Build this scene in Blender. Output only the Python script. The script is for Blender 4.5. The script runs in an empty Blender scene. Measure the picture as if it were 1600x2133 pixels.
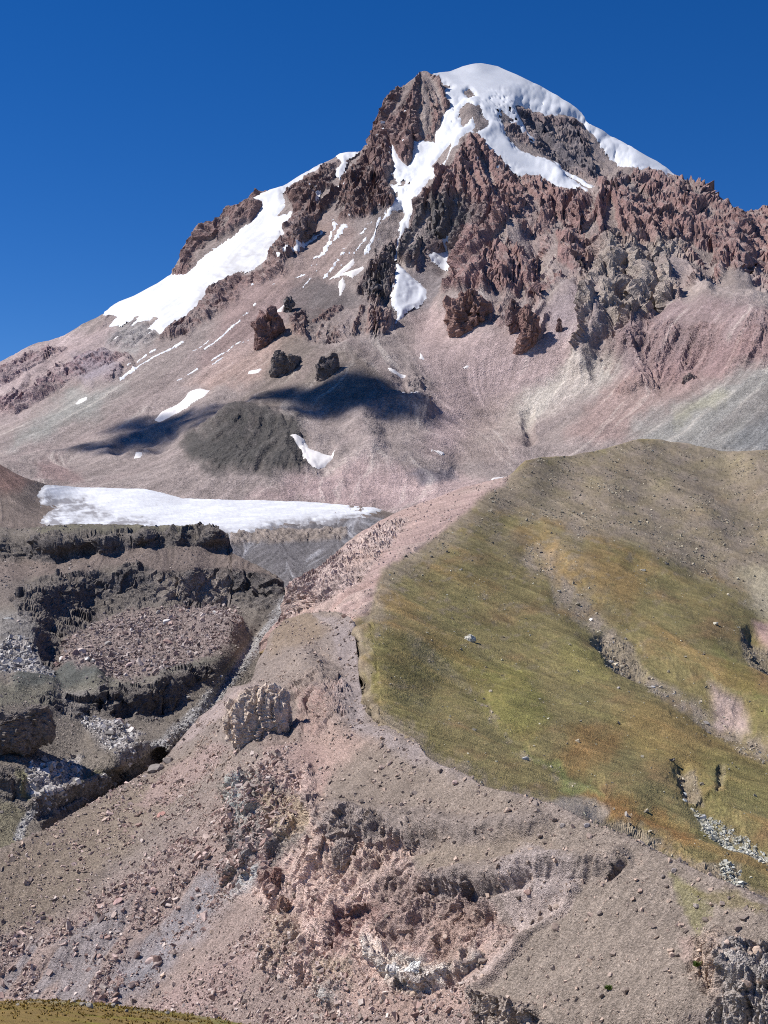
import bpy, math, random
import numpy as np

# ------------------------------------------------------------------ camera, sky, sun, exposure
SC = bpy.context.scene
COL = SC.collection
W0, H0 = 1600.0, 2133.0
F_PX = 2955.0                      # focal length in photograph pixels (about 48 mm equivalent)
PITCH = math.radians(2.3)
cam_data = bpy.data.cameras.new("camera")
cam_data.sensor_fit = 'VERTICAL'
cam_data.sensor_height = 24.0
cam_data.lens = 24.0 * F_PX / H0
cam_data.clip_start = 0.5
cam_data.clip_end = 60000.0
cam = bpy.data.objects.new("camera", cam_data)
cam.rotation_euler = (math.pi / 2 + PITCH, 0, 0)
COL.objects.link(cam)
SC.camera = cam

SUN_AZ = math.radians(-82.0)       # measured from the view direction, negative = to the left
SUN_EL = math.radians(51.0)
SUN_DIR = np.array([math.sin(SUN_AZ) * math.cos(SUN_EL), math.cos(SUN_AZ) * math.cos(SUN_EL), math.sin(SUN_EL)])
world = bpy.data.worlds.new("World")
SC.world = world
world.use_nodes = True
wn = world.node_tree
sky = wn.nodes.new("ShaderNodeTexSky")
sky.sky_type = 'NISHITA'
sky.sun_disc = False
sky.sun_elevation = SUN_EL
sky.sun_rotation = SUN_AZ
sky.altitude = 3200.0
sky.air_density = 1.0
sky.dust_density = 0.0
sky.ozone_density = 5.0
sat = wn.nodes.new("ShaderNodeHueSaturation")
sat.inputs["Saturation"].default_value = 1.3
sat.inputs["Hue"].default_value = 0.511
sat.inputs["Value"].default_value = 1.08
wn.links.new(sky.outputs[0], sat.inputs["Color"])
wn.links.new(sat.outputs[0], wn.nodes["Background"].inputs[0])
wn.nodes["Background"].inputs[1].default_value = 0.085

sun_data = bpy.data.lights.new("sun", 'SUN')
sun_data.energy = 5.0
sun_data.angle = math.radians(0.53)
sun_data.color = (1.0, 0.965, 0.925)
sun = bpy.data.objects.new("sun", sun_data)
from mathutils import Vector
sun.rotation_euler = Vector(SUN_DIR.tolist()).to_track_quat('Z', 'Y').to_euler()
COL.objects.link(sun)

SC.view_settings.view_transform = 'Standard'
SC.view_settings.look = 'None'
SC.view_settings.exposure = 0.2
SC.view_settings.gamma = 1.0
SC.view_settings.use_curve_mapping = False
SC.cycles.use_denoising = False
SC.cycles.filter_width = 1.05
SC.cycles.max_bounces = 4
SC.cycles.diffuse_bounces = 2

# ------------------------------------------------------------------ numeric helpers
RNG = np.random.default_rng(7)
random.seed(7)
f32 = np.float32
_G = np.array([[1,1,0],[-1,1,0],[1,-1,0],[-1,-1,0],[1,0,1],[-1,0,1],[1,0,-1],[-1,0,-1],
               [0,1,1],[0,-1,1],[0,1,-1],[0,-1,-1],[1,1,0],[-1,1,0],[0,-1,1],[0,-1,-1]], f32)
_GX, _GY, _GZ = _G[:, 0].copy(), _G[:, 1].copy(), _G[:, 2].copy()
_PERM = np.random.default_rng(3).permutation(4096).astype(np.int32)

def _hash(i, j, k):
    h = _PERM[i & 4095]
    h = _PERM[(h + j) & 4095]
    return _PERM[(h + k) & 4095]

def perlin(x, y, z):
    x = np.asarray(x, f32); y = np.asarray(y, f32); z = np.asarray(z, f32)
    x, y, z = np.broadcast_arrays(x, y, z)
    xi = np.floor(x).astype(np.int32); yi = np.floor(y).astype(np.int32); zi = np.floor(z).astype(np.int32)
    xf = x - xi; yf = y - yi; zf = z - zi
    u = xf * xf * xf * (xf * (xf * 6 - 15) + 10)
    v = yf * yf * yf * (yf * (yf * 6 - 15) + 10)
    w = zf * zf * zf * (zf * (zf * 6 - 15) + 10)
    p0, p1 = _PERM[xi & 4095], _PERM[(xi + 1) & 4095]
    pxy = [[_PERM[(q + yi + b) & 4095] for b in (0, 1)] for q in (p0, p1)]
    def g(a, b, c):
        h = _PERM[(pxy[a][b] + zi + c) & 4095] & 15
        return _GX[h] * (xf - a) + _GY[h] * (yf - b) + _GZ[h] * (zf - c)
    def l(a, b, t): return a + (b - a) * t
    return l(l(l(g(0,0,0), g(1,0,0), u), l(g(0,1,0), g(1,1,0), u), v),
             l(l(g(0,0,1), g(1,0,1), u), l(g(0,1,1), g(1,1,1), u), v), w)

def fbm(x, y, z, octv=4, gain=0.5):
    s = 0; a = 1.0; t = 0
    for o in range(octv):
        k = 2.03 ** o
        s = s + a * perlin(x * k + 17.3 * o, y * k - 9.1 * o, z * k + 5.7 * o); t += a; a *= gain
    return s / t * 1.5

def ridged(x, y, z, octv=4, gain=0.5):
    s = 0; a = 1.0; t = 0
    for o in range(octv):
        k = 2.07 ** o
        n = 1 - np.abs(perlin(x * k + 31.3 * o, y * k - 19.1 * o, z * k + 8.7 * o)) * 1.6
        s = s + a * n * np.abs(n); t += a; a *= gain
    return s / t

def worley(x, y, z):
    """F1 and F2 distances and a cell value"""
    xi = np.floor(x).astype(np.int32); yi = np.floor(y).astype(np.int32); zi = np.floor(z).astype(np.int32)
    f1 = np.full(x.shape, 9.0, f32); f2 = np.full(x.shape, 9.0, f32); cv = np.zeros(x.shape, f32)
    for a in (-1, 0, 1):
        for b in (-1, 0, 1):
            for c in (-1, 0, 1):
                h = _hash(xi + a, yi + b, zi + c)
                h2 = _PERM[(h + 991) & 4095]; h3 = _PERM[(h + 2113) & 4095]
                d = ((xi + a + h / 4096.0 - x) ** 2 + (yi + b + h2 / 4096.0 - y) ** 2 + (zi + c + h3 / 4096.0 - z) ** 2).astype(f32)
                near = d < f1
                f2 = np.where(near, f1, np.minimum(f2, d))
                cv = np.where(near, (h3 & 255) / 255.0, cv)
                f1 = np.where(near, d, f1)
    return np.sqrt(f1), np.sqrt(f2), cv.astype(f32)

def facet(x, y, z, sharp=1.0):
    """angular blocks: every cell is a tilted plane with its own height"""
    xi = np.floor(x).astype(np.int32); yi = np.floor(y).astype(np.int32); zi = np.floor(z).astype(np.int32)
    f1 = np.full(x.shape, 9.0, f32); hb = np.zeros(x.shape, np.int32)
    ox = np.zeros(x.shape, f32); oy = ox.copy(); oz = ox.copy()
    for a in (-1, 0, 1):
        for b in (-1, 0, 1):
            for c in (-1, 0, 1):
                h = _hash(xi + a, yi + b, zi + c)
                dx = (x - xi - a - h / 4096.0).astype(f32)
                dy = (y - yi - b - _PERM[(h + 991) & 4095] / 4096.0).astype(f32)
                dz = (z - zi - c - _PERM[(h + 2113) & 4095] / 4096.0).astype(f32)
                d = dx * dx + dy * dy + dz * dz
                near = d < f1
                f1 = np.where(near, d, f1); hb = np.where(near, h, hb)
                ox = np.where(near, dx, ox); oy = np.where(near, dy, oy); oz = np.where(near, dz, oz)
    g1 = _PERM[(hb + 77) & 4095] / 2048.0 - 1; g2 = _PERM[(hb + 177) & 4095] / 2048.0 - 1; g3 = _PERM[(hb + 277) & 4095] / 2048.0 - 1
    cv = _PERM[(hb + 377) & 4095] / 4096.0
    return ((cv - 0.5) * 0.9 + sharp * (g1 * ox + g2 * oy + g3 * oz)).astype(f32), cv.astype(f32)

def smooth(a, b, x):
    t = np.clip((x - a) / (b - a), 0, 1)
    return t * t * (3 - 2 * t)

def lin(hexs):
    hexs = hexs.lstrip('#')
    v = np.array([int(hexs[i:i + 2], 16) / 255 for i in (0, 2, 4)])
    return np.where(v <= 0.04045, v / 12.92, ((v + 0.055) / 1.055) ** 2.4).astype(f32)

def curve(pts, x):
    p = np.array(pts, float)
    return np.interp(x, p[:, 0], p[:, 1])

def Z(pts, ox, oy, k):
    """points read off an enlarged crop back into photograph pixels"""
    return [(ox + a * k, oy + b * k) for a, b in pts]

def ray(px, py):
    a = (np.asarray(px, float) - W0 / 2) / F_PX
    b = (H0 / 2 - np.asarray(py, float)) / F_PX
    c, s = math.cos(PITCH), math.sin(PITCH)
    dy = c - s * b
    dz = s + c * b
    return a / dy, dz / dy          # x/y and z/y

def at(px, py, Y):
    a, b = ray(px, py)
    return np.stack([a * Y, np.ones_like(a) * Y, b * Y], -1)

def project(P):
    c, s = math.cos(PITCH), math.sin(PITCH)
    d = P[..., 1] * c + P[..., 2] * s
    v = -P[..., 1] * s + P[..., 2] * c
    return W0 / 2 + F_PX * P[..., 0] / d, H0 / 2 - F_PX * v / d

def sdf(poly, X, Yp):
    """signed distance in px, positive inside"""
    p = np.array(poly, f32)
    q = np.roll(p, -1, 0)
    best = np.full(X.shape, 1e12, f32); inside = np.zeros(X.shape, bool)
    for (x0, y0), (x1, y1) in zip(p, q):
        ex, ey = x1 - x0, y1 - y0
        t = np.clip(((X - x0) * ex + (Yp - y0) * ey) / (ex * ex + ey * ey + 1e-9), 0, 1)
        d = (X - x0 - t * ex) ** 2 + (Yp - y0 - t * ey) ** 2
        best = np.minimum(best, d)
        if y0 != y1:
            c = ((y0 > Yp) != (y1 > Yp)) & (X < (x1 - x0) * (Yp - y0) / (y1 - y0) + x0)
            inside ^= c
    d = np.sqrt(best)
    return np.where(inside, d, -d)

def sdf_box(poly, X, Yp, margin=60.0):
    p = np.array(poly)
    m = (X > p[:, 0].min() - margin) & (X < p[:, 0].max() + margin) & (Yp > p[:, 1].min() - margin) & (Yp < p[:, 1].max() + margin)
    out = np.full(X.shape, -margin, f32)
    if m.any():
        out[m] = np.maximum(sdf(poly, X[m], Yp[m]), -margin)
    return out

def dist_line(line, X, Yp):
    p = np.array(line, f32)
    best = np.full(X.shape, 1e12, f32); tt = np.zeros(X.shape, f32)
    n = len(p) - 1
    for i in range(n):
        x0, y0 = p[i, :2]; x1, y1 = p[i + 1, :2]
        ex, ey = x1 - x0, y1 - y0
        t = np.clip(((X - x0) * ex + (Yp - y0) * ey) / (ex * ex + ey * ey + 1e-9), 0, 1)
        d = (X - x0 - t * ex) ** 2 + (Yp - y0 - t * ey) ** 2
        tt = np.where(d < best, (i + t) / n, tt)
        best = np.minimum(best, d)
    return np.sqrt(best), tt

def tps(ctrl, X, Yp, lam=1e-3):
    """thin-plate surface of inverse depth through control lines; planes come out as planes"""
    pts = []
    for line in ctrl:
        if len(line) == 1:
            pts.append(line[0]); continue
        for a, b in zip(line[:-1], line[1:]):
            n = max(1, int(math.hypot(b[0] - a[0], b[1] - a[1]) / 45))
            for k in range(n):
                t = k / n
                pts.append((a[0] + (b[0] - a[0]) * t, a[1] + (b[1] - a[1]) * t, 1 / ((1 - t) / a[2] + t / b[2])))
        pts.append(line[-1])
    p = np.array(pts, float)
    x, y, w = p[:, 0] / 400, p[:, 1] / 400, 1000.0 / p[:, 2]
    n = len(p)
    def ker(r2): return 0.5 * r2 * np.log(r2 + 1e-9)
    r2 = (x[:, None] - x[None]) ** 2 + (y[:, None] - y[None]) ** 2
    A = np.zeros((n + 3, n + 3))
    A[:n, :n] = ker(r2) + lam * np.eye(n)
    A[:n, n] = 1; A[:n, n + 1] = x; A[:n, n + 2] = y
    A[n:, :n] = A[:n, n:].T
    sol = np.linalg.solve(A, np.concatenate([w, np.zeros(3)]))
    Xf, Yf = (X.ravel() / 400).astype(f32), (Yp.ravel() / 400).astype(f32)
    out = (sol[n] + sol[n + 1] * Xf + sol[n + 2] * Yf).astype(f32)
    for i in range(n):
        d = (Xf - f32(x[i])) ** 2 + (Yf - f32(y[i])) ** 2
        out += f32(sol[i] * 0.5) * d * np.log(d + f32(1e-9))
    return (1000.0 / np.maximum(out, 0.02)).reshape(X.shape).astype(f32)

# ------------------------------------------------------------------ materials
def new_mat(name):
    m = bpy.data.materials.new(name); m.use_nodes = True
    nt = m.node_tree
    b = nt.nodes["Principled BSDF"]
    b.inputs["Roughness"].default_value = 0.95
    b.inputs["Specular IOR Level"].default_value = 0.12
    return m, nt, b

def ground_material(name, scale, contrast=0.35, bump=0.5, dist=1.0):
    """surface colour carried by the mesh, broken up by layered noise at stone size"""
    m, nt, b = new_mat(name)
    N = nt.nodes.new; L = nt.links.new
    at_ = N("ShaderNodeAttribute"); at_.attribute_name = "albedo"
    tc = N("ShaderNodeTexCoord")
    n1 = N("ShaderNodeTexNoise"); n1.inputs["Scale"].default_value = scale; n1.inputs["Detail"].default_value = 6; n1.inputs["Roughness"].default_value = 0.72
    v1 = N("ShaderNodeTexVoronoi"); v1.inputs["Scale"].default_value = scale * 1.7; v1.feature = 'F1'
    n2 = N("ShaderNodeTexNoise"); n2.inputs["Scale"].default_value = scale * 0.13; n2.inputs["Detail"].default_value = 4
    for n in (n1, v1, n2): L(tc.outputs["Object"], n.inputs["Vector"])
    mr = N("ShaderNodeMapRange"); mr.inputs["From Min"].default_value = 0.3; mr.inputs["From Max"].default_value = 0.7
    mr.inputs["To Min"].default_value = 1 - contrast; mr.inputs["To Max"].default_value = 1 + contrast
    L(n1.outputs["Fac"], mr.inputs["Value"])
    mr2 = N("ShaderNodeMapRange"); mr2.inputs["From Min"].default_value = 0.3; mr2.inputs["From Max"].default_value = 0.7
    mr2.inputs["To Min"].default_value = 0.88; mr2.inputs["To Max"].default_value = 1.12
    L(n2.outputs["Fac"], mr2.inputs["Value"])
    hsv = N("ShaderNodeHueSaturation")
    mul = N("ShaderNodeMath"); mul.operation = 'MULTIPLY'
    L(mr.outputs[0], mul.inputs[0]); L(mr2.outputs[0], mul.inputs[1])
    sep = N("ShaderNodeSeparateColor"); L(v1.outputs["Color"], sep.inputs[0])
    mr3 = N("ShaderNodeMapRange"); mr3.inputs["To Min"].default_value = 1 - contrast * 0.6; mr3.inputs["To Max"].default_value = 1 + contrast * 0.6
    L(sep.outputs[0], mr3.inputs["Value"])
    mul2 = N("ShaderNodeMath"); mul2.operation = 'MULTIPLY'
    L(mul.outputs[0], mul2.inputs[0]); L(mr3.outputs[0], mul2.inputs[1])
    L(at_.outputs["Color"], hsv.inputs["Color"]); L(mul2.outputs[0], hsv.inputs["Value"])
    L(hsv.outputs[0], b.inputs["Base Color"])
    bp = N("ShaderNodeBump"); bp.inputs["Strength"].default_value = bump; bp.inputs["Distance"].default_value = dist
    add = N("ShaderNodeMath"); add.operation = 'ADD'
    L(n1.outputs["Fac"], add.inputs[0]); L(v1.outputs["Distance"], add.inputs[1])
    L(add.outputs[0], bp.inputs["Height"]); L(bp.outputs[0], b.inputs["Normal"])
    return m

def snow_material(name, base, dirt, scale, amount):
    m, nt, b = new_mat(name)
    N = nt.nodes.new; L = nt.links.new
    b.inputs["Roughness"].default_value = 0.6
    b.inputs["Specular IOR Level"].default_value = 0.25
    at_ = N("ShaderNodeAttribute"); at_.attribute_name = "dirt"
    tc = N("ShaderNodeTexCoord")
    n1 = N("ShaderNodeTexNoise"); n1.inputs["Scale"].default_value = scale; n1.inputs["Detail"].default_value = 7; n1.inputs["Roughness"].default_value = 0.65
    L(tc.outputs["Object"], n1.inputs["Vector"])
    mr = N("ShaderNodeMapRange"); mr.inputs["From Min"].default_value = 0.35; mr.inputs["From Max"].default_value = 0.75
    mr.inputs["To Min"].default_value = 0.0; mr.inputs["To Max"].default_value = amount
    L(n1.outputs["Fac"], mr.inputs["Value"])
    add = N("ShaderNodeMath"); add.operation = 'ADD'; add.use_clamp = True
    L(mr.outputs[0], add.inputs[0]); L(at_.outputs["Fac"], add.inputs[1])
    mix = N("ShaderNodeMix"); mix.data_type = 'RGBA'
    mix.inputs[6].default_value = (*base, 1); mix.inputs[7].default_value = (*dirt, 1)
    L(add.outputs[0], mix.inputs[0]); L(mix.outputs[2], b.inputs["Base Color"])
    bp = N("ShaderNodeBump"); bp.inputs["Strength"].default_value = 0.15; bp.inputs["Distance"].default_value = 0.02 / scale
    L(n1.outputs["Fac"], bp.inputs["Height"]); L(bp.outputs[0], b.inputs["Normal"])
    return m

# ------------------------------------------------------------------ meshes
def make_mesh(name, V, Fq, attrs=None, smooth_shade=True):
    """V (n,3); Fq (m,4) or (m,3)"""
    me = bpy.data.meshes.new(name)
    k = Fq.shape[1]
    me.vertices.add(len(V)); me.vertices.foreach_set("co", np.ascontiguousarray(V, f32).ravel())
    me.loops.add(Fq.size); me.loops.foreach_set("vertex_index", np.ascontiguousarray(Fq, np.int32).ravel())
    me.polygons.add(len(Fq))
    me.polygons.foreach_set("loop_start", np.arange(0, Fq.size, k, dtype=np.int32))
    me.polygons.foreach_set("use_smooth", np.full(len(Fq), smooth_shade))
    for key, val in (attrs or {}).items():
        if val.ndim == 2:
            a = me.attributes.new(key, 'FLOAT_COLOR', 'POINT')
            rgba = np.ones((len(V), 4), f32); rgba[:, :3] = val
            a.data.foreach_set("color", rgba.ravel())
        else:
            a = me.attributes.new(key, 'FLOAT', 'POINT')
            a.data.foreach_set("value", np.ascontiguousarray(val, f32))
    me.update(calc_edges=True)
    return me

def link(name, me, mat, parent=None, kind=None, label=None, category=None, group=None):
    o = bpy.data.objects.new(name, me)
    COL.objects.link(o)
    if mat is not None and not me.materials: me.materials.append(mat)
    if parent is not None: o.parent = parent
    if kind: o["kind"] = kind
    if label: o["label"] = label
    if category: o["category"] = category
    if group: o["group"] = group
    return o

def grid_faces(h, w, keep=None):
    i = np.arange(h * w, dtype=np.int32).reshape(h, w)
    f = np.stack([i[:-1, :-1], i[1:, :-1], i[1:, 1:], i[:-1, 1:]], -1)   # normal towards the viewer
    return f.reshape(-1, 4) if keep is None else f[keep]

def grid_normals(P):
    du = np.gradient(P, axis=1); dv = np.gradient(P, axis=0)
    n = np.cross(dv, du)
    return (n / np.maximum(np.linalg.norm(n, axis=-1, keepdims=True), 1e-9)).astype(f32)

class Layer:
    """one continuous piece of terrain: a sheet sampled finely where it is near"""
    def __init__(self, x0, x1, dx, top, bottom, rows, ctrl, lam=1e-3, seed=0.0, crest=None, back=(0.4, 0.2), behind=None):
        self.w = int((x1 - x0) / dx) + 1; self.h = rows
        xs = np.linspace(x0, x1, self.w)
        t = np.linspace(0, 1, rows)[:, None]
        tp, bt = curve(top, xs)[None], curve(bottom, xs)[None]
        self.X = np.repeat(xs[None], rows, 0).astype(f32)
        self.Y = (tp + (bt - tp) * t).astype(f32)
        Yc = self.Y if crest is None else np.maximum(self.Y, curve(crest, xs)[None]).astype(f32)
        self.D = tps(ctrl, self.X, Yc, lam)
        if behind is not None:          # stay under the ground that stands in front
            bctrl, bcrest, gap = behind
            low = self.Y - curve(bcrest, xs)[None]
            m = low > 0
            db = tps(bctrl, self.X[m], self.Y[m], 1e-3)
            self.D[m] = np.maximum(self.D[m], db + np.minimum(low[m] * .2, gap))
        self.seed = seed
        self.P = at(self.X, Yc, self.D).astype(f32)
        if crest is not None:           # ground beyond the crest falls away behind it
            over = (Yc - self.Y)
            rad = self.P[..., :2] / np.linalg.norm(self.P[..., :2], axis=-1, keepdims=True)
            self.P[..., :2] += rad * (over * back[0])[..., None]
            self.P[..., 2] -= over * back[1]
        s = seed
        self.wx = fbm(self.X / 70 + s, self.Y / 70, self.X * 0 + 3.3, 5, 0.62)
        self.wy = fbm(self.X / 70 - s, self.Y / 70 + 40, self.X * 0 + 8.3, 5, 0.62)
    def finish_macro(self):
        self.N = grid_normals(self.P)
    def push(self, d):
        self.P = self.P + self.N * d[..., None].astype(f32)
    def zone(self, poly, feather=8.0, warp=14.0):
        s = sdf_box(poly, self.X + self.wx * warp, self.Y + self.wy * warp)
        return smooth(-feather, feather, s).astype(f32)
    def edge(self, poly, warp=14.0):
        return sdf_box(poly, self.X + self.wx * warp, self.Y + self.wy * warp)
    def stroke(self, line, width, amp, warp=6.0, sharp=1.0, taper=False):
        d, t = dist_line(line, self.X + self.wx * warp, self.Y + self.wy * warp)
        wv = width
        if taper: wv = width * (1 - 0.75 * np.abs(2 * t - 1) ** 2)
        k = np.clip(1 - d / wv, 0, 1)
        return amp * (k * k * (3 - 2 * k)) ** sharp
    def flow(self):
        """streak fields that run down the fall line of the macro surface"""
        P = self.P
        du = np.gradient(P, axis=1); dv = np.gradient(P, axis=0)
        E = (du * du).sum(-1); Fm = (du * dv).sum(-1); G = (dv * dv).sum(-1)
        zu, zv = du[..., 2], dv[..., 2]
        det = np.maximum(E * G - Fm * Fm, 1e-9)
        a = -(G * zu - Fm * zv) / det; b = -(E * zv - Fm * zu) / det
        L = np.maximum(np.hypot(a, b), 1e-9)
        self.fu, self.fv = (a / L).astype(f32), (b / L).astype(f32)
    def lic(self, scale, steps, stride=1.0, seed=0.0):
        h, w = self.h, self.w
        base = perlin(self.X / scale + seed, self.Y / scale - seed, self.X * 0 + 0.5) + 0.6 * perlin(self.X / scale * 2.1, self.Y / scale * 2.1 + seed, self.X * 0 + 3.5)
        out = base.copy(); tot = 1.0
        jj, ii = np.meshgrid(np.arange(w, dtype=f32), np.arange(h, dtype=f32))
        for sgn in (1, -1):
            u, v = jj.copy(), ii.copy()
            for k in range(steps):
                iu = np.clip(np.rint(u), 0, w - 1).astype(np.int32); iv = np.clip(np.rint(v), 0, h - 1).astype(np.int32)
                u = u + sgn * stride * self.fu[iv, iu]; v = v + sgn * stride * self.fv[iv, iu]
                iu = np.clip(np.rint(u), 0, w - 1).astype(np.int32); iv = np.clip(np.rint(v), 0, h - 1).astype(np.int32)
                wt = 1 - k / steps
                out += base[iv, iu] * wt; tot += wt
        out /= math.sqrt(tot)
        return (out / max(out.std(), 1e-6)).astype(f32)
    def skirt(self, rows, run, drop):
        """ground beyond the crest, falling away behind the top edge"""
        top = self.P[0]
        rad = top / np.linalg.norm(top[:, :2], axis=1, keepdims=True)
        out = []
        for k in range(rows, 0, -1):
            t = (k / rows) ** 1.6
            q = top.copy(); q[:, :2] += rad[:, :2] * run * t; q[:, 2] -= drop * (t ** 1.3)
            out.append(q)
        return np.stack(out)
    def build(self, name, mat, albedo, skirt=None, flat=None, kind="structure", **kw):
        P = self.P; C = albedo
        if skirt:
            s = self.skirt(*skirt)
            C = np.concatenate([np.repeat(albedo[:1], len(s), 0), albedo]); P = np.concatenate([s, P])
        me = make_mesh(name, P.reshape(-1, 3), grid_faces(P.shape[0], P.shape[1]), {"albedo": C.reshape(-1, 3)})
        if flat is not None:
            fm = np.zeros((P.shape[0] - 1, P.shape[1] - 1), bool)
            fm[-(self.h - 1):] = flat[:-1, :-1]
            me.polygons.foreach_set("use_smooth", ~fm.ravel())
        return link(name, me, mat, kind=kind, **kw)

def blocks(q, sizes, warp=0.0, seed=0.0):
    """sum of angular block fields; sizes = (sx, sy, sz, amplitude)"""
    if warp:
        k = warp * 4.0
        q = q + warp * np.stack([fbm(q[:, 0] / k + seed, q[:, 1] / k, q[:, 2] / k, 2), fbm(q[:, 0] / k + 9, q[:, 1] / k + seed, q[:, 2] / k, 2), fbm(q[:, 0] / k, q[:, 1] / k + 7, q[:, 2] / k + seed, 2)], -1)
    out = 0
    for sx, sy, sz, am in sizes:
        out = out + am * facet(q[:, 0] / sx + seed, q[:, 1] / sy, q[:, 2] / sz)[0]
    return out

def ledges(q, period, amp, warp, seed=0.0):
    """broken rock bands: each band bulges up to a lip and drops back to a ledge"""
    k = warp * 3.5
    h = q[..., 2] + warp * fbm(q[..., 0] / k + seed, q[..., 1] / k, q[..., 2] / k, 3, .6)
    fr = (h / period) % 1.0
    lip = np.where(fr < .86, (fr / .86) ** 1.6, (1 - fr) / .14)
    on = smooth(-.25, .35, fbm(q[..., 0] / (k * .8) + 5 + seed, q[..., 1] / (k * .8), q[..., 2] / (k * .5), 2))
    return amp * (lip - .35) * on

def paint(base, col, w):
    return base + (np.asarray(col, f32) - base) * w[..., None]

def sheet(layer, off, name, mat, dirt, min_off=-1.5, block=2, smooth_P=None, **kw):
    """snow or ice lying on a layer: its own surface, rising out of the ground where it is thick"""
    P = (layer.P if smooth_P is None else smooth_P)
    keep_v = off > min_off
    ys, xs = np.where(keep_v)
    if len(ys) == 0: return None
    a, b = max(ys.min() - 1, 0), min(ys.max() + 2, layer.h); c, d = max(xs.min() - 1, 0), min(xs.max() + 2, layer.w)
    sl = (slice(a, b), slice(c, d))
    V = P[sl] + layer.N0[sl] * off[sl][..., None]
    kv = keep_v[sl]
    kf = kv[:-1, :-1] & kv[1:, :-1] & kv[1:, 1:] & kv[:-1, 1:]
    Fq = grid_faces(V.shape[0], V.shape[1], kf)
    if len(Fq) == 0: return None
    used = np.unique(Fq); mp = np.zeros(V.shape[0] * V.shape[1], np.int32); mp[used] = np.arange(len(used))
    me = make_mesh(name, V.reshape(-1, 3)[used], mp[Fq], {"dirt": dirt[sl].ravel()[used]})
    return link(name, me, mat, **kw)
# ------------------------------------------------------------------ the mountain
C_RED = lin('917570'); C_REDD = lin('806864'); C_DARK = lin('726c70'); C_TAN = lin('a3968b'); C_PINK = lin('b39e99')
C_MAUVE = lin('988b85'); C_GREY = lin('9c9894'); C_CREAM = lin('bdb4a8'); C_ORANGE = lin('ad9184'); C_PALEPINK = lin('b8a6a2')
C_GREEN = lin('96958e'); C_LAVA = lin('696462')

M_SKY = [(-140,812),(0,749),(56,722),(116,697),(137,692),(162,682),(187,669),(212,655),(250,632),(281,619),(328,594),(355,575),(362,560),(380,535),(392,512),(410,492),
         (430,480),(450,470),(462,450),(470,442),(490,430),(515,414),(540,402),(590,390),(625,370),(675,342),(700,325),(745,319),(760,307),(769,304),
         (779,282),(785,254),(797,232),(810,211),(835,193),(854,179),(876,154),(896,153),(938,150),(963,142),(1000,138),(1035,142),(1057,153),
         (1091,169),(1129,186),(1166,210),(1191,226),(1210,240),(1229,262),(1285,296),(1324,322),(1364,341),(1409,367),(1437,372),(1454,395),
         (1476,406),(1510,429),(1532,443),(1560,440),(1583,444),(1600,448),(1750,500)]
M_CTRL = [
 [(-140,812,5250),(0,749,5300),(137,692,5350),(250,632,5400),(355,575,5500),(450,470,5600),(540,402,5650),(700,325,5740),(769,304,5750),(797,232,5800),(876,154,5930),(938,150,6060),(1000,138,6180),(1091,169,6180),(1191,226,6100),(1285,296,5980),(1409,367,5780)],
 [(1437,372,5700),(1510,429,5450),(1560,440,5550),(1600,448,5500),(1750,500,5400)],
 [(560,470,5450),(680,420,5350),(800,400,5250),(900,390,5180),(1000,390,5120),(1100,390,5180),(1210,400,5200),(1300,410,5080),(1430,430,5150)],
 [(400,600,5250),(480,560,5200),(600,540,4980)],
 [(780,500,4930),(520,640,4700),(250,790,4420),(100,880,4150),(-120,960,3950)],
 [(760,640,4420),(500,790,4100),(300,900,3800),(150,960,3600)],
 [(0,820,4700),(120,780,4800),(230,730,4900)],
 [(860,540,4800),(920,540,4830),(1000,550,4620),(1100,560,4520),(1200,550,4500),(1300,530,4550),(1450,520,4700),(1600,560,4650)],
 [(830,640,4450),(900,660,4400),(980,660,4200),(1080,660,4100),(1170,640,4080),(1240,650,3980),(1330,650,3980)],
 [(1400,600,4200),(1480,640,3850),(1600,660,3600),(1740,690,3450)],
 [(1250,750,3830),(1150,800,3820),(1050,850,3780)],
 [(1450,760,3620),(1300,820,3620),(1150,890,3560)],
 [(1740,740,3300),(1600,780,3330),(1450,850,3320),(1300,920,3300),(1150,970,3220)],
 [(1740,860,3050),(1600,880,3060),(1450,940,3020),(1300,1000,3000)],
 [(900,740,4050),(860,800,3820),(880,860,3620),(930,920,3400),(960,980,3150)],
 [(700,720,4150),(680,800,3800),(690,850,3650),(760,870,3500)],
 [(600,870,3600),(480,880,3550),(420,910,3450)],
 [(700,900,3420),(850,900,3420)],
 [(350,960,3300),(450,990,3120),(560,1000,3050),(660,990,3060),(780,970,3120)],
 [(0,960,3500),(150,990,3350),(250,1000,3200)],
 [(-140,1060,3050),(200,1060,2900),(400,1060,2850),(600,1060,2800),(800,1060,2780),(1000,1030,2800),(1200,1040,2850)],
 [(-140,1180,2600),(400,1180,2500),(900,1180,2450),(1300,1150,2500),(1740,1100,2550)],
]
MT = Layer(-100, 1710, 2.45, M_SKY, [(-140,1160),(900,1130),(1000,1080),(1300,1010),(1740,1020)], 420, M_CTRL, lam=2e-3, seed=1.0)
X, Y = MT.X, MT.Y
SEC = np.zeros_like(X)
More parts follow.
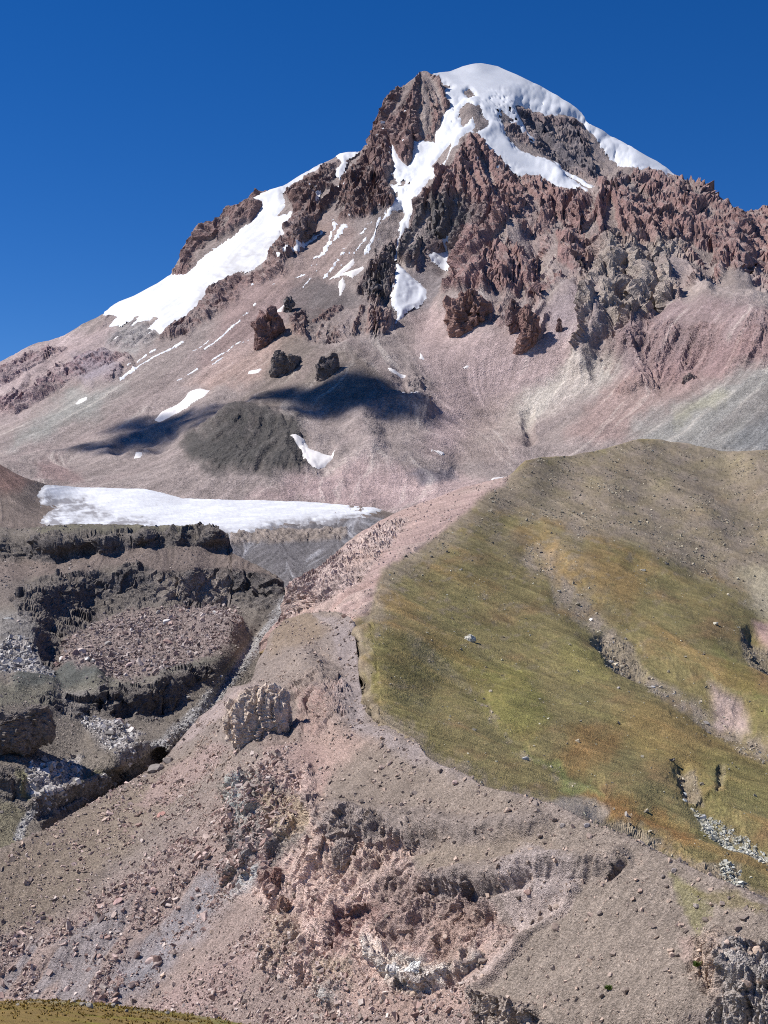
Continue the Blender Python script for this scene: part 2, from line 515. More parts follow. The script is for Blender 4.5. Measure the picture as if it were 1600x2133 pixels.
# --- broad relief: buttresses, hollows, mounds (metres)
d = SEC.copy()
for line, wd, am in [
    ([(1110,250),(1180,300),(1260,350)], 60, -75), ([(1070,225),(1130,310),(1160,360)], 26, 25),
    ([(930,240),(880,330),(840,420),(830,520)], 40, -35), 
    ([(860,170),(820,240),(790,330)], 50, 30), ([(985,240),(1000,270),(960,330),(930,400)], 36, 28),
    ([(640,430),(610,500),(580,550)], 30, 30), ([(700,410),(800,420)], 30, 22),
    ([(870,400),(900,460),(880,520)], 45, 30), ([(900,500),(930,520),(930,550)], 34, -40),
    ([(1060,480),(1000,560),(960,620)], 70, 60), ([(1110,490),(1115,560),(1120,600)], 26, -38), ([(1160,470),(1150,560),(1180,600)], 45, 35),
    ([(1230,450),(1260,420)], 60, 30), ([(1210,480),(1230,560),(1240,600)], 30, -25), ([(1270,520),(1250,600),(1230,700),(1220,760)], 34, 55),
    ([(1300,540),(1305,640)], 20, -45), ([(1330,530),(1330,640),(1320,720)], 26, 42), ([(1362,560),(1368,650)], 15, -50), ([(1400,530),(1400,620)], 32, 38),
    ([(1440,560),(1470,610)], 30, 25), ([(1520,500),(1540,570)], 40, 40), ([(1560,540),(1556,575)], 12, -40), ([(1450,380),(1440,420)], 30, 30), ([(1350,400),(1350,430)], 24, -25),
    ([(1300,740),(1330,800)], 44, 35), ([(1420,780),(1440,790)], 18, 18), ([(1400,700),(1480,640),(1560,650)], 70, 40),
    ([(790,560),(830,600),(760,620)], 34, 25), ([(770,600),(800,625)], 16, -28), ([(620,690),(700,680),(790,660)], 26, 22), ([(660,700),(700,705)], 14, -30),
    ([(600,710),(690,740),(760,790),(850,840)], 60, 35), ([(480,885),(560,905),(620,950),(560,980),(450,960)], 90, 26), ([(640,935),(680,955)], 34, -32),
    ([(250,935),(330,910),(420,880),(500,840)], 24, -22), ([(380,890),(480,875),(600,880)], 22, 18), ([(750,880),(760,920)], 40, 30), ([(720,960),(900,980)], 50, 18),
    ([(380,850),(330,865)], 18, -10), ([(60,800),(0,830)], 14, 20), ([(0,770),(60,745),(120,735)], 16, 18), ([(90,800),(180,790),(260,760)], 16, 22),
    ([(110,700),(120,770)], 36, -18), ([(1100,860),(1105,920)], 14, -22), ([(830,770),(850,830)], 22, -16), ([(690,850),(800,850),(880,850)], 30, 26)]:
    d += MT.stroke(line, wd * 1.25, am * 0.62, warp=22)
MT.finish_macro()
MT.push(d)
p = MT.P
d = 16 * fbm(p[..., 0] / 420, p[..., 1] / 420, p[..., 2] / 420, 3)
MT.finish_macro(); MT.push(d)
MT.finish_macro(); MT.N0 = MT.N.copy(); MT.P0 = MT.P.copy()
MT.flow()
S1 = MT.lic(4.0, 26, 1.0, 3.1); S2 = MT.lic(13.0, 40, 1.6, 7.7); S3 = MT.lic(34.0, 40, 2.4, 1.7)
B1 = MT.lic(9.0, 14, 1.0, 5.5); B2 = MT.lic(27.0, 30, 1.6, 9.9)

# --- rock zones: polygon, height of the relief, colour
ROCK = [
 ([(896,150),(915,175),(935,210),(922,240),(905,270),(870,300),(845,330),(815,345),(800,400),(760,410),(700,380),(700,330),(745,315),(770,300),(785,250),(800,215),(830,185),(860,160)], 1.0, C_REDD),
 ([(985,280),(1050,325),(1150,390),(1230,415),(1262,370),(1300,360),(1330,360),(1409,366),(1440,368),(1490,410),(1540,440),(1640,440),(1700,560),(1600,600),(1520,570),(1460,600),(1420,600),(1390,640),(1320,700),(1250,760),(1215,740),(1225,680),(1250,600),(1200,580),(1130,625),(1050,610),(980,625),(920,620),(950,540),(965,500),(900,500),(870,560),(830,540),(850,470),(890,410),(945,340)], 1.25, C_RED),
 ([(1080,220),(1130,222),(1190,252),(1235,288),(1290,335),(1320,372),(1260,380),(1240,385),(1160,315),(1120,300),(1050,270),(1060,245)], 1.0, C_DARK*0.9),
 ([(535,400),(600,390),(565,440),(520,470),(480,490),(420,530),(370,575),(355,575),(370,545),(400,495),(440,460),(470,440),(500,420)], 0.9, C_REDD),
 ([(590,400),(680,340),(760,320),(810,400),(815,430),(760,450),(690,460),(650,490),(620,520),(585,560),(565,545),(600,500),(618,450),(600,420)], 1.0, lin('6d5752')),
 ([(745,600),(770,560),(800,520),(840,480),(880,430),(960,410),(1010,470),(960,510),(890,530),(870,560),(830,545),(820,600),(800,645),(750,640)], 1.0, C_LAVA),
 ([(590,545),(540,560),(470,600),(430,615),(400,640),(340,690),(330,715),(370,700),(420,672),(470,645),(520,605),(600,570)], 0.8, C_REDD),
 ([(600,660),(660,645),(740,650),(800,650),(810,680),(740,700),(690,720),(620,715)], 0.6, lin('7d5a52')),
 ([(-140,800),(0,760),(80,735),(150,730),(260,740),(280,770),(200,800),(120,830),(0,860),(-140,870)], 0.75, lin('8c7275')),
 ([(230,640),(330,680),(300,720),(230,730),(190,700)], 0.5, lin('82797c')),
 ([(1210,560),(1280,500),(1400,500),(1430,560),(1420,640),(1350,690),(1320,740),(1260,770),(1210,740),(1205,670)], 1.05, C_TAN),
 ([(1260,720),(1330,690),(1440,690),(1600,660),(1740,680),(1740,800),(1560,770),(1430,800),(1330,820),(1280,830)], 0.32, C_RED),
 ([(380,920),(430,885),(520,870),(610,885),(640,940),(640,985),(560,995),(460,985),(390,960)], 0.2, C_LAVA),
 ([(1000,640),(1060,610),(1130,620),(1150,660),(1130,700),(1100,690),(1060,690)], 0.5, C_RED),
 ([(830,780),(870,780),(890,850),(850,850)], 0.35, C_LAVA),
]
R = SEC.copy(); Rcol = np.zeros(X.shape + (3,), f32) + C_RED
for poly, am, col in ROCK:
    z = MT.zone(poly, 7, 22)
    R = R * (1 - z) + am * z
    Rcol = paint(Rcol, col, MT.zone(poly, 26, 30))
R = R * (1 - 0.85 * smooth(0.75, 1.35, B2 * .45 + S3 * .8))       # debris chutes between the ribs
Rm = np.clip(R, 0, 1)

# --- snow (positive inside), as distance in pixels
def zA(pts): return Z(pts, 760, 120, .3125)
def zB(pts): return Z(pts, 0, 300, .5)
def zC(pts): return Z(pts, 500, 350, .3125)
def zD(pts): return Z(pts, 0, 560, .3125)
SUMMIT = zA([(410,60),(435,20),(770,-60),(1000,20),(1300,210),(1500,370),(1700,500),(1850,600),(2090,790),(2070,800),(1960,790),(1830,740),(1720,690),(1600,580),(1530,510),(1460,450),(1380,400),(1290,370),(1200,350),(1130,330),(1040,312),(1000,330),(1060,400),(1120,460),
   (1160,520),(1155,570),(1120,530),(1050,480),(990,440),(950,400),(900,380),(890,420),(930,450),(920,480),(980,540),(1060,600),(1150,650),(1220,690),(1270,730),(1340,780),(1400,830),
   (1480,890),(1500,910),(1400,940),(1300,890),(1200,830),(1130,800),(1050,770),(980,730),(880,680),(800,610),(770,540),(740,490),(680,530),(640,580),(580,630),(540,690),(490,750),
   (430,820),(400,890),(350,950),(330,1000),(290,1070),(260,1130),(240,1180),(232,1280),(200,1310),(212,1250),(200,1210),(220,1150),(225,1080),(260,1030),(240,970),(170,1030),(110,1120),
   (60,1190),(10,1300),(-10,1330),(0,1280),(60,1180),(120,1080),(170,960),(200,920),(180,870),(140,850),(270,800),(180,800),(190,730),(165,640),(172,540),(235,650),(270,690),(300,660),(300,580),(330,490),(350,540),
   (460,530),(460,480),(500,440),(500,400),(520,360),(550,310),(540,270),(490,220),(560,195),(500,150)])
ISL = [zA([(630,400),(640,360),(680,325),(730,370),(750,350),(780,390),(825,440),(800,490),(770,505),(740,480),(720,430),(660,470)]),
       zA([(440,710),(520,600),(580,560),(540,660),(480,720)]), zA([(655,235),(690,210),(735,260),(690,285)])]
STRIP = zA([(1245,620),(1320,690),(1400,750),(1480,820),(1535,850),(1510,890),(1440,850),(1350,770),(1280,720)])
LEFTG = zB([(1000,250),(1080,205),(1190,150),(1240,110),(1350,55),(1355,85),(1250,160),(1180,200),(1190,260),(1160,300),(1230,295),(1220,340),(1200,380),(1180,440),(1145,490),(1100,500),(1050,525),(1000,545),(960,590),
   (920,610),(870,640),(830,690),(780,720),(720,760),(680,800),(640,790),(600,830),(560,850),(620,785),(598,772),(660,725),(600,740),(530,780),(580,715),(500,760),(450,770),(480,725),(420,715),(480,630),(600,560),(690,500),(720,540),
   (760,530),(840,480),(890,445),(960,400),(1000,360),(1040,340),(1060,290),(1090,250),(1050,240)])
SADDLE = zB([(1395,40),(1440,20),(1495,15),(1495,40),(1450,65),(1432,130),(1415,155),(1395,130),(1420,80)])
FAN = zC([(1040,630),(1110,680),(1180,740),(1250,800),(1240,850),(1200,920),(1120,960),(1080,1000),(1030,1030),(1060,980),(1010,930),(1005,860),(1030,760)])
BOWL = zC([(1250,600),(1290,560),(1350,520),(1330,480),(1320,445),(1390,455),(1370,490),(1390,540),(1450,540),(1440,610),(1410,670),(1350,640),(1260,630)])
PATCH = [
 (zD([(1025,985),(1080,940),(1180,895),(1270,830),(1340,810),(1410,825),(1370,860),(1250,905),(1150,950),(1050,1000)]), 'long tapering snow patch lying along the dark shaded scree below the lava towers'),
 (Z([(970,785),(1000,770),(1080,775),(1110,815),(1200,840),(1250,850),(1310,815),(1270,860),(1200,900),(1150,928),(1110,910),(1060,870),(1040,835)],300,680,.3125), 'cream kite-shaped snow patch in the hollow beside the dark rubble mound'),
 (Z([(140,325),(200,330),(255,345),(260,365),(200,360),(160,350)],750,650,.375), 'small snow patch under a dark ledge in the middle of the cirque'),
 (Z([(180,440),(240,455),(310,490),(345,515),(290,495),(230,470)],750,650,.375), 'thin snow streak along the edge of the cloud-shaded mound'),
 (Z([(335,210),(350,230),(362,255),(315,255),(330,240)],750,650,.375), 'tiny triangular snow patch high in the pink cirque'),
 (Z([(380,762),(420,772),(472,785),(460,800),(420,785)],750,650,.375), 'small snow patch low in the cirque above the moraine crest'),
 (Z([(560,315),(590,298),(612,302),(590,318)],750,650,.375), 'little snow patch on the pink scree left of the red pinnacles'),
 (zD([(498,895),(530,870),(585,852),(580,870),(540,895),(500,905)]), 'small oval snow patch on the left flank above the boulder scatter'),
 (zD([(750,490),(790,455),(830,470),(870,455),(850,485),(790,503)]), 'snow patch shaped like a bird below the snout of the hanging glacier'),
 (zD([(635,640),(650,610),(665,610),(660,635)]), 'tiny snow patch on the grey scree fan of the left ridge'),
 (Z([(690,315),(700,295),(770,275),(788,282),(750,305)],300,680,.3125), 'short snow bar on red scree left of the broken lava tower'),
 (zD([(885,1255),(910,1220),(960,1215),(930,1245)]), 'bluish snow patch in the shaded gully on the left flank'),
 (Z([(720,930),(740,915),(830,905),(810,915),(740,935)],750,650,.375), 'thin snow bar behind the top of the moraine crest'),
 (zC([(585,730),(640,690),(700,640),(760,590),(765,620),(740,660),(680,690),(820,650),(830,665),(750,720),(690,700)]), 'bright snow tongue above the dark lava shoulder, centre of the mountain'),
 (zC([(655,740),(680,710),(700,760),(700,800),(670,850),(655,890),(665,830),(650,770)]), 'wriggling snow gully on the dark lava shoulder'),
 (zC([(230,965),(300,905),(290,930),(280,985)]), 'snow wedge behind the red rock tower'),
 (zC([(420,300),(430,260),(480,210),(430,170),(520,110),(545,160),(520,230),(470,270)]), 'forked snow gully between crags right of the hanging glacier'),
 (zC([(640,40),(690,0),(680,80),(660,85)]), 'small snow notch in the crags under the saddle'),
 (zA([(900,965),(940,995),(970,1010),(940,1015)]), 'small snow fleck on the red face below the summit snow'),
 (zA([(1315,652),(1340,660),(1420,705),(1410,710)]), 'thin snow ribbon on the dark face under the summit ridge'),
]
STREAK = [
 ((1220,475),(800,745),7), ((1600,345),(1360,530),7), ((1385,465),(1290,545),5), ((1600,480),(1540,520),5), ((1530,530),(1410,610),5), ((1320,670),(1250,710),5), ((1220,735),(1168,755),5), ((1035,540),(1000,565),5), ((980,580),(920,635),5), ((885,655),(860,675),5), ((1510,575),(1420,640),4)]
STREAK_C = [((640,370),(560,560),12), ((560,560),(490,590),8), ((690,380),(640,480),14), ((830,470),(770,560),9), ((890,360),(780,440),8), ((650,610),(545,720),9), ((700,570),(650,620),9), ((510,660),(410,800),6), ((420,700),(370,735),8),
   ((240,780),(195,815),5), ((130,900),(40,985),5), ((80,1115),(0,1180),6), ((460,490),(280,630),9), ((950,330),(850,560),9), ((540,430),(480,500),10), ((610,500),(560,540),9), ((95,790),(60,810),5), ((0,1010),(30,985),5)]

def snow_off(poly, k=0.9, top=9.0, warp=5.0):
    return np.clip(MT.edge(poly, warp) * k, -8.0, top).astype(f32)
soff = {}
so = snow_off(SUMMIT, 0.8, 8.0, 9.0)
for isl in ISL: so = np.minimum(so, -snow_off(isl, 1.2, 14.0, 6.0))
soff['summit'] = so
soff['strip'] = snow_off(STRIP, 1.0, 8.0, 3.0)
soff['left'] = snow_off(LEFTG, 0.8, 9.0, 8.0)
soff['saddle'] = snow_off(SADDLE, 1.0, 8.0, 4.0)
soff['fan'] = snow_off(FAN, 1.0, 8.0, 5.0)
soff['bowl'] = snow_off(BOWL, 1.0, 7.0, 4.0)
SN = np.max(np.stack(list(soff.values())), 0)          # thickness of the big snow
calm = smooth(-1, 5, SN)                                 # rock relief fades under deep snow

# --- rock relief
p = MT.P0
m = Rm > 0.01
q = p[m]
sx = q + 22 * np.stack([fbm(q[:, 0] / 90, q[:, 1] / 90, q[:, 2] / 90, 2), fbm(q[:, 0] / 90 + 9, q[:, 1] / 90, q[:, 2] / 90, 2), fbm(q[:, 0] / 90, q[:, 1] / 90 + 7, q[:, 2] / 90, 2)], -1)
big = ridged(sx[:, 0] / 190, sx[:, 1] / 260, sx[:, 2] / 300, 2)
rel = 20 * (big - 0.3) + 23 * (0.8 - np.abs(B2[m])) + 6.5 * (0.8 - np.abs(B1[m])) + blocks(sx, [(90, 120, 240, 13), (34, 46, 110, 7), (13, 17, 30, 2.0)]) + ledges(q, 66, 16, 26)
dr = SEC.copy(); dr[m] = rel
fade = 1 - 0.88 * calm
disp = np.where(m, np.maximum(dr * R, -14 * Rm) + 5 * Rm, 0) * fade
# loose ground: shallow runnels down the fall line and stone-sized roughness
loose = (1 - Rm)
disp += loose * fade * (0.14 * S1 + 0.10 * S2 + 0.15 * S3 + 2.2 * fbm(p[..., 0] / 30, p[..., 1] / 30, p[..., 2] / 30, 3, 0.7) + 5.0 * fbm(p[..., 0] / 110, p[..., 1] / 110, p[..., 2] / 110, 2))
MT.P = MT.P0 + MT.N0 * disp[..., None]
MT.finish_macro()
steep = 1 - MT.N[..., 2]

# --- colour of the loose ground
A = np.zeros(X.shape + (3,), f32) + C_MAUVE
for poly, col, fe, wg in [
    ([(-140,780),(0,740),(120,690),(230,690),(260,760),(150,800),(0,870),(-140,900)], C_PALEPINK * 0.92, 20, .9),
    ([(150,750),(220,730),(250,780),(180,800)], lin('9a9094'), 10, .9),
    ([(60,880),(150,820),(250,800),(210,850),(120,890),(20,940)], C_GREEN, 20, .8),
    ([(250,640),(330,690),(280,740),(220,730)], C_GREY, 15, .8),
    ([(480,600),(620,560),(640,640),(560,690),(420,780),(440,690)], lin('9a827d'), 25, .7),
    ([(400,800),(480,740),(600,690),(640,720),(560,780),(440,820)], C_ORANGE, 22, .6),
    ([(610,560),(700,580),(760,640),(700,670),(600,690),(590,640)], lin('6f6765'), 16, .85),
    ([(600,710),(760,740),(860,830),(760,860),(640,850),(540,880),(480,880),(500,820)], lin('7a6f66'), 22, .8),
    ([(640,460),(700,440),(740,470),(740,560),(640,580),(560,620),(600,540)], lin('a08b83'), 18, .7),
    ([(880,620),(1000,680),(1150,660),(1230,690),(1180,780),(1000,880),(960,960),(880,940),(900,800),(860,700)], C_PINK, 30, .85),
    ([(860,570),(930,540),(910,620),(880,640),(830,660)], lin('857d7d'), 10, .8),
    ([(1200,600),(1250,640),(1220,690),(1140,720),(1130,660)], lin('9d8f90'), 18, .7),
    ([(1215,740),(1290,760),(1250,800),(1080,900),(1000,920),(1060,850)], C_CREAM, 18, .9),
    ([(960,850),(1060,820),(1110,900),(1060,960),(960,960)], lin('a4938a'), 20, .7),
    ([(1260,800),(1380,770),(1600,690),(1740,700),(1740,760),(1480,850),(1250,930),(1180,920)], lin('a0857d'), 18, .55),
    ([(1300,700),(1400,640),(1480,630),(1600,650),(1740,670),(1740,740),(1600,770),(1400,800),(1300,790)], lin('93797a'), 22, .5),
    ([(1330,880),(1480,800),(1600,750),(1740,700),(1740,960),(1560,960),(1300,940)], lin('8e8c86'), 24, .9),
    ([(1500,930),(1600,860),(1740,800),(1740,900),(1600,950)], lin('777878'), 16, .7),
    ([(1400,860),(1500,810),(1520,830),(1400,890)], lin('a39f8b'), 12, .7),
    ([(1400,640),(1500,560),(1600,600),(1740,640),(1600,650),(1480,630)], lin('a89a92'), 14, .8),
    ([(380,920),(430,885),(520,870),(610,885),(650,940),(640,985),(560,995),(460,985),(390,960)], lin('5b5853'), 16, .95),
    ([(640,985),(760,960),(900,1000),(1000,1000),(900,1050),(780,1060),(640,1040),(520,1050)], lin('b09894'), 20, .75),
    ([(740,1010),(900,985),(1000,1000),(900,1040)], lin('bfa8a2'), 16, .7),
    ([(840,990),(870,975),(950,975),(960,995),(880,1010)], lin('7a7377'), 8, .9),
    ([(80,960),(120,940),(170,980),(170,1010),(90,1010)], lin('957a76'), 16, .6)]:
    A = paint(A, col, MT.zone(poly, fe, 26) * wg)
# streaks of differently coloured debris follow the fall line
A = paint(A, C_PINK * 0.95, smooth(0.5, 2.0, S3) * 0.22)
A = paint(A, lin('7d706b'), smooth(0.4, 2.0, -S3) * 0.25)
A = paint(A, C_CREAM, smooth(0.9, 2.4, S2 * 0.8 + S1 * 0.5) * 0.35)
A = A * (1 + 0.08 * np.clip(S1, -2, 2) + 0.05 * np.clip(S2, -2, 2))[..., None]
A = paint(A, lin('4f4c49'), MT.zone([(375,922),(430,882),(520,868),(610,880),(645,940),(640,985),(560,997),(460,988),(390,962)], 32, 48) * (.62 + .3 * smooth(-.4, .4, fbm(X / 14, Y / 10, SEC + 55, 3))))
A = A * .92
# rock where it stands proud or steep, debris caught on the ledges
hard = np.clip(Rm * smooth(-9, 3, disp) * (0.35 + 0.65 * smooth(0.18, 0.42, steep)), 0, 1)
rv = fbm(p[..., 0] / 60, p[..., 1] / 60, p[..., 2] / 60, 4, 0.65)
rc = paint(Rcol, Rcol * 0.72, smooth(-0.1, -0.6, rv)); rc = paint(rc, C_ORANGE * 0.9, smooth(0.15, 0.7, rv) * 0.45)
A = A + (rc - A) * hard[..., None]
stones = fbm(X / 5.0, Y / 4.0, SEC + 2.2, 3, 0.8)
A = A * (1 + 0.26 * np.clip(stones, -1, 1))[..., None]
blk_ = fbm(X / 3.4, Y / 3.0, SEC + 12.2, 2, 0.7) * smooth(-.2, .5, fbm(X / 40, Y / 40, SEC + 2, 3))
A = paint(A, A * .55, smooth(.35, .7, blk_) * .7); A = paint(A, lin('c9bcb4'), smooth(.35, .7, -blk_) * .3)
A = np.clip(A, 0.01, 0.9)
mat_mountain = ground_material("mountain_rock", 0.13, 0.30, 0.8, 2.5)
mountain = MT.build("mountain", mat_mountain, A, skirt=(14, 900, 700), flat=Rm * (1 - calm) > 0.3)

# --- snow bodies
mat_snow = snow_material("snow", (0.765, 0.775, 0.79), (0.46, 0.45, 0.45), 0.012, 0.3)
mat_firn = snow_material("old_snow", (0.80, 0.76, 0.72), (0.60, 0.52, 0.47), 0.05, 0.35)
calmP = MT.P0
lowsnow = 0.5 * S3 + 0.6 * fbm(p[..., 0] / 60, p[..., 1] / 60, p[..., 2] / 60, 3)
crev = MT.zone(zB([(840,560),(1000,440),(1180,380),(1200,430),(1100,500),(960,590),(820,680)]), 18, 10)
cn = ridged(X / 55 + Y / 30, Y / 16 - X / 60, SEC + 0.5, 3)
def body(key, label, extra=0, mat=None, dirt=None):
    off = soff[key] + (lowsnow + extra) * (soff[key] > 0) + 4.2 * smooth(8, 1, np.abs(soff[key])) * fbm(X / 6 - Y / 30, Y / 6, SEC + 6.6, 3, .75)
    sheet(MT, off, "snowfield", mat or mat_snow, SEC if dirt is None else dirt, -2.0, label=label, category="snow", smooth_P=calmP, group="snowfields on the mountain")
rocky_rim = smooth(0.1, 0.7, fbm(X / 9, Y / 6, SEC + 5, 3, 0.7)) * smooth(26, 4, np.abs(dist_line(zA([(700,560),(900,690),(1100,790),(1300,890)]), X, Y)[0])) * 3.5
rocky_rim += smooth(0.15, 0.7, fbm(X / 8 + 50, Y / 6, SEC + 5, 3, 0.7)) * smooth(40, 8, np.abs(dist_line(zA([(880,300),(940,400),(1060,520),(1130,560)]), X, Y)[0])) * 14
rocky_rim += smooth(0.1, 0.6, fbm(X / 8 + 20, Y / 8, SEC + 9, 3, 0.7)) * smooth(40, 8, np.abs(dist_line(zA([(60,980),(170,860),(250,820)]), X, Y)[0])) * 12
body('summit', "great white snow cap over the summit dome with arms running down the gullies", extra=-rocky_rim)
body('strip', "narrow straight snow strip right of the broad summit snow tongue")
body('left', "hanging glacier on the left ridge with crevasses in its lower half", extra=-3.5 * crev * cn, dirt=np.clip(0.45 * crev * smooth(0.2, 0.8, cn) + 0.16 * crev + 0.14 + 0.12 * np.clip(S2 + S1 * .6, -1, 2), 0, 1))
body('saddle', "small white snow saddle on the ridge left of the summit buttress")
body('fan', "fan-shaped snow cone spilling out below the dark central gully", dirt=0.12 * smooth(0, 2, S1))
body('bowl', "snow patch in the dark rock bowl right of the central gully", dirt=SEC + 0.25)
for poly, lab in PATCH:
    off = np.clip(MT.edge(poly, 4.0) * 0.9, -8, 4.0)
    sheet(MT, off, "snow_patch", mat_firn, SEC, -1.2, label=lab, category="snow patch", smooth_P=MT.P * 0.6 + MT.P0 * 0.4, group="snow patches on the mountain")
# thin snow left in the runnels of the left flank, and flecks on the shoulder above
thin = np.full(X.shape, -8.0, f32)
for a, b, wd in STREAK:
    (x0, y0), (x1, y1) = zD([a, b])
    dd, tt = dist_line([(x0, y0), (x1, y1)], X + MT.wx * 3, Y + MT.wy * 2)
    brk = fbm(X / 22, Y / 22, SEC + wd, 2)
    thin = np.maximum(thin, (wd * 0.28 - dd) * 0.8 - 1.1 * smooth(-0.1, 0.45, brk))
for a, b, wd in STREAK_C:
    (x0, y0), (x1, y1) = zC([a, b])
    dd, tt = dist_line([(x0, y0), (x1, y1)], X + MT.wx * 14, Y + MT.wy * 12)
    brk = fbm(X / 14, Y / 14, SEC + wd, 3, 0.7)
    thin = np.maximum(thin, (wd * 0.45 - dd) * 0.7 + 3.2 * brk - 1.5)
fl = fbm(X / 7, Y / 5, SEC + 4.4, 3, 0.75)
flz = np.maximum(MT.zone([(640,370),(790,330),(830,380),(820,440),(780,520),(700,570),(620,600),(600,560),(680,470)], 20, 20), np.maximum(
      MT.zone([(800,240),(890,250),(860,310),(800,340)], 14, 12), MT.zone([(980,300),(1060,330),(1180,400),(1100,400),(1000,350)], 10, 10)))
thin = np.maximum(thin, np.where(flz > 0.3, (fl - 0.34) * 9, -8))
sheet(MT, np.clip(thin, -8, 1.6) + 0.3, "snow_flecks", mat_snow, SEC, -0.6, kind="stuff", label="thin snow streaks and flecks left in runnels and ledges", category="snow", smooth_P=MT.P)
# ------------------------------------------------------------------ glacier basin below the mountain
GB_TOP = [(-140,920),(-60,945),(0,967),(30,984),(60,998),(105,1011),(160,1018),(300,1022),(340,1030),(380,1042),(500,1045),(640,1048),(780,1058),(840,1075),(900,1100)]
GB_CTRL = [[(-140,920,2500),(0,967,2500),(60,998,2480),(105,1011,2550)], [(160,1018,2720),(300,1022,2700),(380,1042,2640),(500,1045,2640),(640,1048,2600),(780,1058,2550),(900,1100,2400)],
 [(-140,1020,2350),(0,1040,2330),(80,1060,2330)], [(-140,1110,2100),(100,1105,2120),(300,1100,2150),(480,1112,2120),(620,1105,2200),(760,1085,2320)],
 [(480,1135,2030),(560,1135,2040),(660,1120,2120)], [(500,1170,1980),(600,1205,1850),(700,1150,1990),(640,1180,1920)], [(-140,1280,1900),(300,1280,1850),(700,1290,1700),(900,1200,1900)]]
GB = Layer(-100, 900, 2.4, GB_TOP, [(-140,1230),(900,1230)], 110, GB_CTRL, seed=4.0)
X, Y = GB.X, GB.Y; S0 = np.zeros_like(X)
GB.finish_macro(); GB.flow(); GB.N0 = GB.N.copy(); GB.P0 = GB.P.copy()
T1 = GB.lic(4, 20, 1, 2.2); T2 = GB.lic(14, 30, 1.5, 5.2)
p = GB.P0
DIRTY = [(470,1112),(560,1103),(640,1090),(720,1082),(800,1075),(800,1130),(720,1160),(640,1210),(560,1230),(470,1170)]
dz = GB.zone(DIRTY, 6, 8)
band = GB.zone([(478,1105),(600,1108),(720,1098),(720,1120),(600,1132),(480,1132)], 4, 8)
q = p.reshape(-1, 3)
d = 1.6 * fbm(p[..., 0] / 22, p[..., 1] / 22, p[..., 2] / 22, 4, 0.65) + 0.4 * T1 + dz * 1.5 * fbm(X / 14, Y / 6, S0 + 66, 4, .7) + band * (blocks(q, [(18, 22, 16, 4), (7, 8, 8, 2)]).reshape(X.shape) + 3)
GB.P = p + GB.N0 * d[..., None]
A = np.zeros(X.shape + (3,), f32) + lin('776b63')
A = paint(A, lin('785f58'), GB.zone([(-140,900),(0,960),(60,1000),(40,1030),(-140,1020)], 16, 20) * 0.8)
A = paint(A, lin('6e6a6a'), dz)
A = paint(A, lin('a4a2a4'), dz * smooth(0.3, 1.6, T2) * 0.7)
A = paint(A, lin('918479'), band * 0.8)
A = A * (1 + 0.12 * np.clip(T1, -2, 2) + 0.25 * np.clip(fbm(X / 4, Y / 3, S0 + 3, 3, 0.8), -1, 1))[..., None]
mat_basin = ground_material("basin_rubble", 0.3, 0.4, 0.8, 1.2)
GB.build("glacier_basin_ground", mat_basin, np.clip(A, .01, .9), skirt=(6, 200, 60))
ICE = [(75,1035),(95,1012),(130,1000),(300,1000),(345,1015),(385,1028),(500,1032),(640,1034),(780,1044),(800,1062),(760,1078),(720,1082),(690,1092),(650,1090),(630,1100),(600,1098),(560,1108),(500,1120),(470,1120),(300,1115),(100,1112),(85,1090),(95,1070),(120,1060),(85,1055)]
off = np.clip(GB.edge(ICE, 13.0) * 0.35, -8, .6 + 2.9 * smooth(800, 560, X))
ic = ridged(X / 90 - Y / 30, Y / 7 + X / 60, S0 + 1.5, 4, 0.7)
spk = smooth(0.1, 0.8, fbm(X / 6, Y / 3.2, S0 + 8, 4, 0.75))
dirt = 0.02 + 0.38 * smooth(0.15, 0.6, ic) * 0.6 + 0.30 * spk + 1.1 * GB.zone([(60,1040),(180,1040),(230,1075),(140,1085),(330,1092),(330,1112),(60,1120)], 14, 26) * smooth(-0.4, 0.5, fbm(X / 30, Y / 9, S0 + 2, 4, .7)) + 0.8 * smooth(26, 0, GB.edge(ICE, 13.0)) * smooth(1062, 1085, Y) * smooth(330, 560, X) * smooth(-.5, .3, fbm(X / 16, Y / 8, S0 + 22, 3, .7)) + .35 * smooth(10, 0, GB.edge(ICE, 13.0))
off = off + (0.8 * fbm(X / 60, Y / 20, S0, 2) - 0.5 * smooth(0.35, 0.7, ic)) * (off > 0)
mat_ice = snow_material("glacier_ice", (0.86, 0.87, 0.88), (0.30, 0.285, 0.28), 0.06, 0.2)
sheet(GB, off, "glacier", mat_ice, np.clip(dirt, 0, 1), -1.5, smooth_P=GB.P0, label="flat white glacier tongue streaked with grey dirt behind the lava cliffs", category="glacier")

